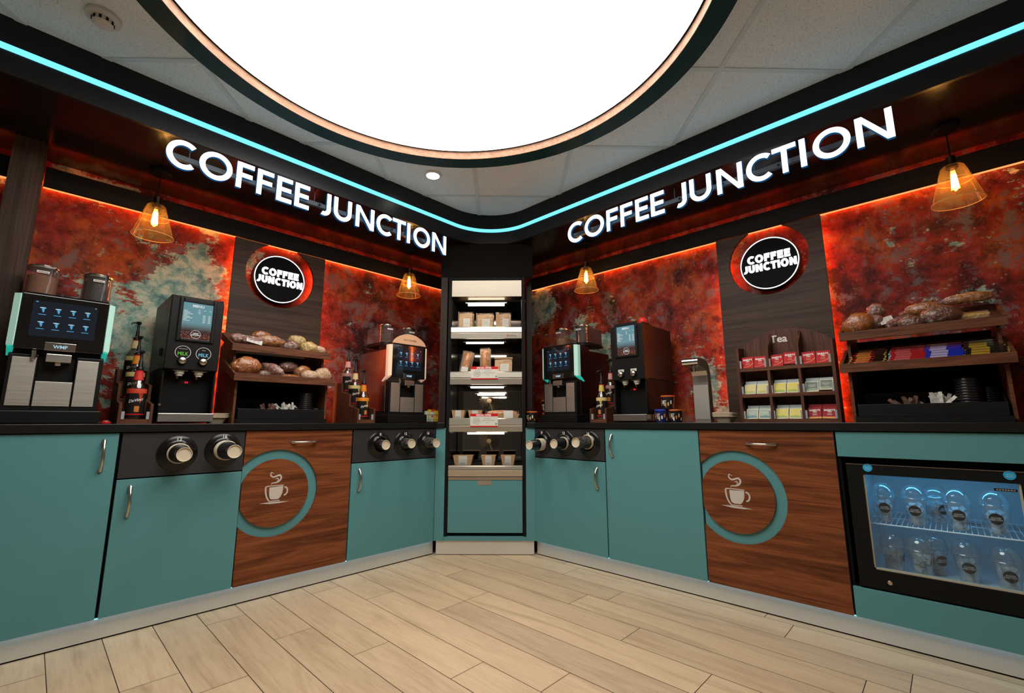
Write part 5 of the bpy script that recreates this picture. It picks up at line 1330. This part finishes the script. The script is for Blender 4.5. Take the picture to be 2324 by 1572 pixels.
CR = [mottled('bake_golden', [(.10, .025, .006), (.32, .11, .02), (.50, .24, .07)], 50, .45, .5, .5),
      mottled('bake_brown', [(.045, .014, .008), (.14, .05, .025), (.24, .10, .05)], 50, .5, .4, .5),
      mottled('bake_orange', [(.16, .03, .004), (.40, .12, .015), (.28, .07, .01)], 70, .4, .6, .7),
      mottled('bake_pale', [(.30, .15, .07), (.48, .29, .16), (.55, .38, .24)], 45, .6, .3, .4),
      mottled('bake_lattice', [(.40, .22, .06), (.60, .42, .14), (.20, .10, .03)], 110, .5, .3, .8),
      mottled('bake_pink_brown', [(.12, .04, .03), (.25, .10, .08), (.38, .19, .15)], 55, .5, .5, .5)]
def blob(a, b, c, seed, amp=.12, fr=18., ridges=0, flat=.25, grow=0.):
    g = G(); n, k = 28, 16; vs = []
    for j in range(k+1):
        th = pi*j/k
        for i in range(n):
            ph = 2*pi*i/n; d = Vector((cos(th), sin(th)*cos(ph), sin(th)*sin(ph)))
            q = Vector((d.x*a, d.y*b, d.z*c)); nz = noise.noise(q*fr+Vector((seed*3.1, seed, 0)))+.5*noise.noise(q*fr*2.3+Vector((seed, 9, 4)))
            rr = 1+amp*nz+grow
            if ridges: rr += .09*abs(sin(ridges*pi*d.x*.5+d.y*1.2))
            q = q*rr; q.z = max(q.z, -c*(1-flat)); vs.append((q.x, q.y, q.z+c*(1-flat)))
    fs = [(j*n+i, (j+1)*n+i, (j+1)*n+(i+1) % n, j*n+(i+1) % n) for j in range(k) for i in range(n)]
    g.add(vs, fs, 0, True); return g
def bake(label, B, tray, x, y, dz, kind, a, b, c, yaw=0., mat=0, seed=1, ridges=0, name='wrapped_pastry', cat='pastry', roll=0.):
    a, b, c, dz = a*1.12, b*1.12, c*(1.5 if c > .012 else 1.2), dz*1.3+.004
    y0, z0 = tray; zf = z0+.0115+.413*(y-.0125); slope = math.atan(.413)
    o = thing(name, label, cat, at(B, x, y0+y, zf+dz), B[1], 'wrapped bakes on the stands')
    o.matrix_world = Matrix.Translation(at(B, x, y0+y, zf+dz)) @ Matrix.Rotation(B[1], 4, 'Z') @ Matrix.Rotation(slope*(.9 if dz < .02 else .5), 4, 'X') @ Matrix.Rotation(yaw, 4, 'Z') @ Matrix.Rotation(roll, 4, 'Y')
    gg = blob(a, b, c, seed, .16 if kind != 'smooth' else .07, 30, ridges)
    gg.build('crust', CR[mat], o)
    w = blob(a, b, c, seed+.3, .10, 60, 0, .25, .10)
    for s_ in (-1, 1):       # gathered ends of the bag
        w.add([(s_*a*1.02, -b*.35, c*.7), (s_*a*1.02, b*.35, c*.7), (s_*(a*1.02+.014), b*.6, c*.95), (s_*(a*1.02+.014), -b*.6, c*.55)], [(0, 1, 2, 3)], 0, True)
    w.build('cellophane_bag', M_film, o); return o
UL, LL = (.09, .410), (0., .233); UR, LR = (.09, .394), (0., .231)
B = BL
bake('small bagged bun at the left end of the upper left tray', B, UL, -.235, .13, .0, 'r', .034, .030, .022, .3, 5, 1)
bake('bagged pastry lying under two white labels on the upper left tray', B, UL, -.165, .105, 0, 'r', .052, .036, .022, -.3, 5, 2)
bake('dark seeded bagged roll at the back of the upper left tray', B, UL, -.085, .19, .004, 'r', .048, .026, .026, .1, 2, 3, 4)
bake('long shiny bagged loaf in the middle of the upper left tray', B, UL, -.055, .115, .006, 'r', .070, .026, .024, -.12, 0, 4, 5)
bake('oval brown bagged roll right of middle on the upper left tray', B, UL, .058, .075, 0, 'r', .050, .034, .024, .3, 1, 5)
bake('lattice pastry at the back right of the upper left tray', B, UL, .120, .155, .008, 'r', .044, .028, .028, -.2, 4, 6, 7)
bake('yellow lattice pastry near the front right of the upper left tray', B, UL, .160, .062, 0, 'r', .045, .032, .028, .1, 4, 7, 7)
bake('pointed bagged roll at the right end of the upper left tray', B, UL, .230, .070, 0, 'smooth', .040, .022, .020, -.35, 3, 8)
bake('large bagged flaky pastry at the left end of the lower left tray', B, LL, -.205, .105, 0, 'r', .068, .040, .034, .15, 2, 11, 5)
bake('small plain roll left of middle on the lower left tray', B, LL, -.118, .060, 0, 'smooth', .030, .020, .014, .3, 1, 12)
bake('long scored roll pointing back on the lower left tray', B, LL, -.060, .115, 0, 'r', .066, .024, .024, -1.0, 5, 13, 6)
bake('flat orange pastry in the middle of the lower left tray', B, LL, .035, .055, 0, 'r', .048, .030, .010, 0, 2, 14, 3)
bake('dark bagged bake at the back of the lower left tray', B, LL, .055, .175, .006, 'r', .050, .030, .022, .1, 1, 15, 4)
bake('golden bagged bake right of middle on the lower left tray', B, LL, .115, .105, .004, 'r', .044, .028, .024, .2, 0, 16, 4)
bake('sugar-dusted bagged bun at the front of the lower left tray', B, LL, .135, .045, 0, 'r', .046, .030, .024, -.1, 3, 17)
bake('big pale bagged pastry at the right end of the lower left tray', B, LL, .222, .060, 0, 'r', .048, .038, .030, .2, 3, 18)
def paper_label(label, P_, rz, w, h, tx, ty):
    o = thing('paper_label', label, 'label', P_, rz, 'printed labels on the bakes'); g = G()
    g.M = Matrix.Rotation(tx, 4, 'X') @ Matrix.Rotation(ty, 4, 'Y'); g.add([(-w/2, 0, 0), (w/2, 0, 0), (w/2, 0, h), (-w/2, 0, h), (-w/2, .0008, 0), (w/2, .0008, 0), (w/2, .0008, h), (-w/2, .0008, h)], [(0, 1, 2, 3), (7, 6, 5, 4), (0, 4, 5, 1), (1, 5, 6, 2), (2, 6, 7, 3), (3, 7, 4, 0)], 0)
    for k in range(3):
        for q in range(3):
            x0 = -w*.38+w*.28*q; g.add([(x0, -.0006, h*(.2+.26*k)), (x0+w*.16, -.0006, h*(.2+.26*k)), (x0+w*.16, -.0006, h*(.27+.26*k)), (x0, -.0006, h*(.27+.26*k))], [(0, 1, 2, 3)], 1)
    g.build('label_sheet', [M_offw, pm('faint_ink', (.25, .24, .22), .6)], o)
paper_label('long white printed label at the left of the upper left tray', at(B, -.195, .165, .487), -.15, .105, .060, -.95, .28)
paper_label('lower white printed label curling over the upper left tray', at(B, -.165, .125, .468), .1, .085, .050, -.85, .35)
B = BR
bake('large orange bagged bake at the left end of the upper right tray', B, UR, -.205, .085, 0, 'r', .056, .040, .036, .2, 2, 21, 3)
bake('small pinkish bagged roll near the left of the upper right tray', B, UR, -.140, .110, 0, 'r', .030, .030, .028, .5, 5, 22)
bake('round bagged bun perched high at the back of the upper right tray', B, UR, -.140, .190, .030, 'smooth', .034, .030, .028, .2, 5, 23)
bake('flat dark pastry at the front of the upper right tray', B, UR, -.105, .045, 0, 'r', .034, .020, .008, 0, 1, 24)
bake('twisted bagged roll right of the price label on the upper right tray', B, UR, -.050, .105, .004, 'r', .058, .019, .018, .75, 5, 25, 6)
bake('round brown bagged roll in the middle of the upper right tray', B, UR, -.012, .050, 0, 'r', .042, .030, .024, 0, 1, 26)
bake('golden loaf at the back middle of the upper right tray', B, UR, .035, .190, .022, 'smooth', .062, .028, .022, -.05, 0, 27)
bake('wide bagged loaf right of middle on the upper right tray', B, UR, .085, .085, 0, 'r', .060, .040, .032, .1, 1, 28, 3)
bake('thin bagged stick behind the middle of the upper right tray', B, UR, -.030, .205, .018, 'r', .034, .014, .012, .9, 5, 29, 4)
bake('long baguette lying on top at the right of the upper right tray', B, UR, .190, .180, .045, 'smooth', .078, .024, .018, .06, 0, 30, 0, 'wrapped_baguette', 'bread')
o = thing('wrapped_flapjack', 'flat square yellow bake under the baguette at right', 'pastry', at(B, .192, .19, .448), B[1], 'wrapped bakes on the stands')
g = G(); g.box(-.050, .050, -.03, .03, 0, .026); g.build('bake', CR[4], o, bev=.006); g = G(); g.box(-.054, .054, -.034, .034, -.001, .030); g.build('cellophane_bag', M_film, o, bev=.006); o.rotation_euler = (.35, 0, RR)
paper_label('white price label standing among the bread on the upper right tray', at(B, -.095, .155, .468), RR+.0, .052, .040, -.5, -.30)
# chocolate bars
def choc(kind, cx, name, lab, cols, text=None):
    first = None; L_, Wd, Th = .118, .030, .012
    for r_ in range(6):
        for lv in range(2):
            y = .018+.034*r_; z = .231+.0105+.413*(y)+lv*.0125+.002
            P_ = at(BR, cx+.003*((r_*7+lv*3) % 3-1), y+lv*.004, z)
            if first is None:
                o = thing('chocolate_bar', lab, 'chocolate bar', P_, RR, name)
                g = G(); g.box(-L_/2, L_/2, 0, Wd, 0, Th, 0); g.box(-L_/2-.008, -L_/2, .002, Wd-.002, Th*.4, Th*.55, 2); g.box(L_/2, L_/2+.008, .002, Wd-.002, Th*.4, Th*.55, 2)
                g.box(-L_*.36, L_*.10, -.0006, Wd*.8, .0015, Th+.0006, 1); g.box(L_*.15, L_*.42, -.0006, Wd, .002, Th*.6, 2)
                w_ = g.build('wrapper', [pm(name+str(i), c, .22, coat=.5) for i, c in enumerate(cols)], o)
                if text: 
                    g = G(); g.M = Matrix.Translation((0, 0, Th+.0009)) @ Matrix.Rotation(-pi/2, 4, 'X'); g.text(text, .023, -L_*.13, 0, .004, 0, bold=.0010, sx=1.4); g.M = None; g.build('lettering', pm(name+'t', (.65, .60, .55) if kind else (.60, .01, .01), .4), w_)
                o.rotation_euler = (.39, 0, RR); first = o
            else:
                d_ = dup(first, P_, (.39, 0, RR))
choc(0, -.185, 'gold and black chocolate bars', 'gold and black chocolate bar stacked at the left of the lower right tray', [(.012, .008, .005), (.55, .30, .06), (.62, .38, .08)], 'TWIX')
choc(1, -.040, 'red and pale blue chocolate bars', 'red bar in the second stack of the lower right tray', [(.40, .015, .02), (.50, .10, .10), (.25, .42, .45)], None)
choc(1, .080, 'blue chocolate bars', 'blue bar in the third stack of the lower right tray', [(.01, .03, .42), (.45, .40, .60), (.02, .05, .50)], None)
choc(1, .205, 'black and yellow chocolate bars', 'black and yellow bar at the right end of the lower right tray', [(.012, .012, .010), (.45, .28, .03), (.50, .32, .05)], None)

# organisers under the trays, with lids, stirrers and sachets
def organiser(label, B, bx=.240):
    t = thing('condiment_bin', label, 'organiser', at(B, 0, .040, .0265), B[1]); h = .055
    g = G(); g.box(-bx, bx, 0, .006, 0, h); g.box(-bx, bx, .20, .206, 0, h+.06); g.box(-bx, bx, .006, .20, .0, .030)
    for x in (-bx, bx-.005): g.prism([(.006, .0301), (.006, h), (.20, h+.06), (.20, .0301)], x, x+.005, 'x')
    g.build('bin', M_black, t, bev=.001)
    g = G()
    for x in (-.120, -.01, .09): g.prism([(.0065, .0305), (.0065, h-.002), (.1995, h+.05), (.1995, .0305)], x, x+.004, 'x')
    g.build('divider', M_black, t)
organiser('black condiment bin under the left bread stand', BL); organiser('black condiment bin under the right stand', BR)
def lid_geo():
    g = G(); g.lathe([(.0415, 0), (.0425, .003), (.0415, .006), (.038, .0065), (.037, .0125), (.035, .0135), (.032, .0105), (.001, .0105)], (0, 0, 0), 32, 0); g.box(-.004, .004, .024, .030, .0105, .012); return g
lid0 = None
def lids(B, x, y, n, where, k=1.):
    global lid0
    for i in range(n):
        P_ = at(B, x, .040+y, .0575+.0115*i*k)
        if lid0 is None: o = lid_geo().build('takeaway_cup_lid', pm('black_lid_plastic', (.014, .014, .015), .22)); lid0 = o
        else: o = lid0.copy(); COL.objects.link(o)
        o.location = P_; o.scale = (k, k, k); tag(o, 'black cup lid in the '+where, 'cup lid', 'lids in the '+where)
lids(BL, .152, .075, 11, 'tall lid stack under the left bread stand')
lids(BL, .205, .155, 9, 'rear lid stack under the left bread stand', .85)
lids(BL, .228-.028, .045+.0, 0, 'x', .8)
lids(BR, .085+.05, .075, 11, 'lid stack under the right stand, nearer the tea')
lids(BR, .205-.008, .150, 9, 'dim rear lid stack under the right stand', .85)
o_ = [o for o in COL.objects if False]
def small_stack(B, x, y, n, where, k):
    lids(B, x, y, n, where, k)
small_stack(BL, .213, .060, 5, 'short right-hand lid stack under the left bread stand', .62)
def sticks(B, xc, n, col, w, h, name, lab, cat, z0=.0585, mats=None):
    rs_ = random.Random(int(xc*1000)+n); first = None
    for i in range(n):
        P_ = at(B, xc+rs_.uniform(-.036, .036), .040+.030+.013*(i % 5)+rs_.uniform(0, .006), z0+.002)
        if first is None:
            g = G(); g.box(-w/2, w/2, 0, .0016, 0, h, 0); g.box(-w/2, w/2, -.0004, .0, h*.35, h*.40, 1); g.box(-w/2, w/2, -.0004, .0, h*.6, h*.75, 1)
            o = g.build(name, mats); first = o
        else: o = first.copy(); COL.objects.link(o)
        o.location = P_; o.rotation_euler = (rs_.uniform(-.5, .1), rs_.uniform(-.9, .9), B[1]+rs_.uniform(-.5, .5)); tag(o, lab, cat, lab)
M_wsach = [pm('white_sachet', (.62, .60, .54), .6), pm('pale_sachet_print', (.48, .47, .43), .6)]; M_bstick = [pm('brown_sachet', (.13, .060, .035), .6), pm('brown_sachet_band', (.09, .04, .025), .6)]
sticks(BL, .040, 14, 0, .013, .066, 'sugar_sachet', 'white paper sachet standing in the left condiment bin', 'sachet', mats=M_wsach)
sticks(BL, -.065, 8, 0, .014, .055, 'sugar_sachet', 'brown paper sachet standing in the left condiment bin', 'sachet', mats=M_bstick)
sticks(BR, .040, 18, 0, .013, .070, 'sugar_sachet', 'white paper sachet standing in the right condiment bin', 'sachet', mats=M_wsach)
sticks(BR, -.065, 14, 0, .014, .058, 'sugar_sachet', 'brown paper sachet standing in the right condiment bin', 'sachet', mats=M_bstick)

# ------------------------------------------------------------------ tea rack
TR = (FR(.607, .15, TZ), RR)
t = thing('tea_rack', 'arched walnut tea rack with nine compartments and the word Tea', 'rack', *TR)
for s_ in (-1, 1):
    g = G(); g.prism([(0, 0), (0, .412), (.10, .425), (.10, 0)], min(s_*.229, s_*.214), max(s_*.229, s_*.214), 'x'); g.build('side_panel', M_standz, t)
for x in (-.0765, .0665):
    g = G(); g.box(x, x+.013, 0, .099, .0187, .1348); g.box(x, x+.013, 0, .099, .1537, .2783); g.prism([(0, .2972), (0, .400), (.099, .490), (.099, .2972)], x, x+.013, 'x'); g.build('divider', M_standz, t)
for z in (.0, .135, .2785):
    g = G(); g.box(-.2135, .2135, 0, .099, z+(.0 if z else 0), z+.0185); g.build('shelf', M_stand, t)
n = 28; pts = [(-.2135, 0), (.2135, 0), (.2135, .43)]+[(.2135-.427*i/n, .430+.084*sin(pi*i/n)**.8 if 0 < i < n else .430) for i in range(1, n)]+[(-.2135, .43)]
g = G(); g.prism(pts, .1, .11, 'y'); bp_ = g.build('arched_back', M_standz, t)
g = G(); g.text('Tea', .056, -.030, .0990, .440, 0, bold=.0012); g.build('lettering', pm('tea_lettering', (.75, .70, .62), .6), bp_)
def sachet_mats(k):
    return {'red': [pm('red_sachet', (.50, .010, .012), .5, spec=.2), M_wtext, pm('gold_swoosh', (.62, .30, .12), .4), pm('deep_red', (.30, .005, .01), .5, spec=.2)],
            'dred': [pm('deep_red', (.30, .005, .01), .5, spec=.2), M_wtext, pm('amber_foot', (.60, .24, .02), .5), pm('deep_red', (.30, .005, .01), .5, spec=.2)],
            'paleyel': [pm('pale_sachet', (.50, .50, .40), .5), pm('soft_yellow', (.60, .50, .16), .5), pm('olive_patch', (.40, .42, .10), .5), pm('pale_header', (.36, .42, .40), .5)],
            'yellow': [pm('cream_sachet', (.60, .55, .40), .5), pm('bright_yellow', (.62, .50, .02), .45), pm('lime_patch', (.30, .38, .04), .5), pm('pale_header', (.36, .42, .40), .5)],
            'grey': [pm('cream_sachet', (.60, .55, .40), .5), pm('grey_green', (.12, .16, .13), .5), pm('pale_green_patch', (.24, .30, .20), .5), pm('pale_header', (.36, .42, .40), .5)],
            'scene': [pm('cream_sachet', (.60, .55, .40), .5), pm('sea_green', (.30, .38, .30), .5), pm('blue_green', (.08, .20, .22), .5), pm('pale_header', (.36, .42, .40), .5)]}[k]
def sachet(label, kind, x, z, y, h=.066, lean=-.22, rear=False, tw=0.):
    o = thing('tea_sachet', label, 'tea sachet', at(TR, x, y, z), RR, 'tea sachets in the rack'); o.rotation_euler = (lean, tw, RR)
    w = .059; g = G(); g.box(-w/2, w/2, 0, .006, 0, h, 0 if kind in ('red', 'dred') or not rear else 3); ms = sachet_mats(kind)
    if not rear:
        if kind in ('red', 'dred'):
            g.box(-w/2, w/2, -.0004, 0, h*.93, h, 3)
            if kind == 'red': curve_strip(g, spl([(-w*.45, h*.10), (-w*.1, h*.13), (w*.25, h*.25), (w*.48, h*.45)], 5), [.0012+.0018*i/15 for i in range(16)], -.0006, 0, 2)
            else: g.box(-w/2, w/2, -.0004, 0, 0, h*.16, 2)
            for q in range(3): g.box(-.010, .010, -.0005, 0, h*(.42-.05*q), h*(.435-.05*q), 2 if kind == 'red' else 1)
        else:
            g.box(-w*.43, w*.43, -.0004, 0, h*.10, h*.92, 1); g.prism([(-w*.43, h*.10), (w*.43, h*.10), (w*.43, h*.22), (w*.1, h*.34), (-w*.43, h*.26)], -.0007, -.0004, 'y', 2); g.box(-w*.28, w*.28, -.0008, -.0004, h*.60, h*.64, 0); g.box(-w*.2, w*.2, -.0008, -.0004, h*.48, h*.51, 0)
    b_ = g.build('packet', ms, o)
    if not rear and kind in ('red', 'dred'):
        g = G(); g.text("BARRY'S", .0125, 0, -.0011, h*.68, 0, bold=.0005); g.text('TEA', .0105, 0, -.0011, h*.54, 0, bold=.0003); g.build('lettering', M_wtext, b_)
R1 = ['top left', 'top middle', 'top right']; R2 = ['middle left', 'central', 'middle right']; R3 = ['bottom left', 'bottom middle', 'bottom right']
for rows, z, kinds in ((R1, .298, ['red']*3), (R2, .1545, ['paleyel', 'yellow', 'grey']), (R3, .0195, ['scene', 'yellow', 'dred'])):
    for c, (nm, kd) in enumerate(zip(rows, kinds)):
        xc = (-.145, 0.001, .147)[c]
        cn = {'red': 'red', 'dred': 'dark red and amber', 'paleyel': 'pale yellow', 'yellow': 'bright yellow', 'grey': 'grey-green', 'scene': 'sea-green'}[kd]
        for s_ in (-1, 1):
            up = .008 if (kd == 'grey' and s_ > 0) or (nm == 'top middle' and s_ > 0) else 0
            sachet('%s tea sachet at %s in the %s compartment' % (cn, 'left' if s_ < 0 else 'right', nm), kd, xc+s_*.0305, z+up, .014+.004*(s_ > 0), .066 if rows is R1 else .060, -.20 if rows is R1 else -.42, tw=.02*s_)
            if rows is not R1: sachet('pale-headed sachet standing behind at %s in the %s compartment' % ('left' if s_ < 0 else 'right', nm), kd, xc+s_*.0305, z, .034, .076, -.30, True)
        g = G()
        for s_ in (-1, 1):
            g = G(); g.box(xc+s_*.0625-.0045, xc+s_*.0625+.0045, .001, .004, z, z+.042); g.build('price_clip', pm('grey_clip', (.32, .34, .36), .3), t)
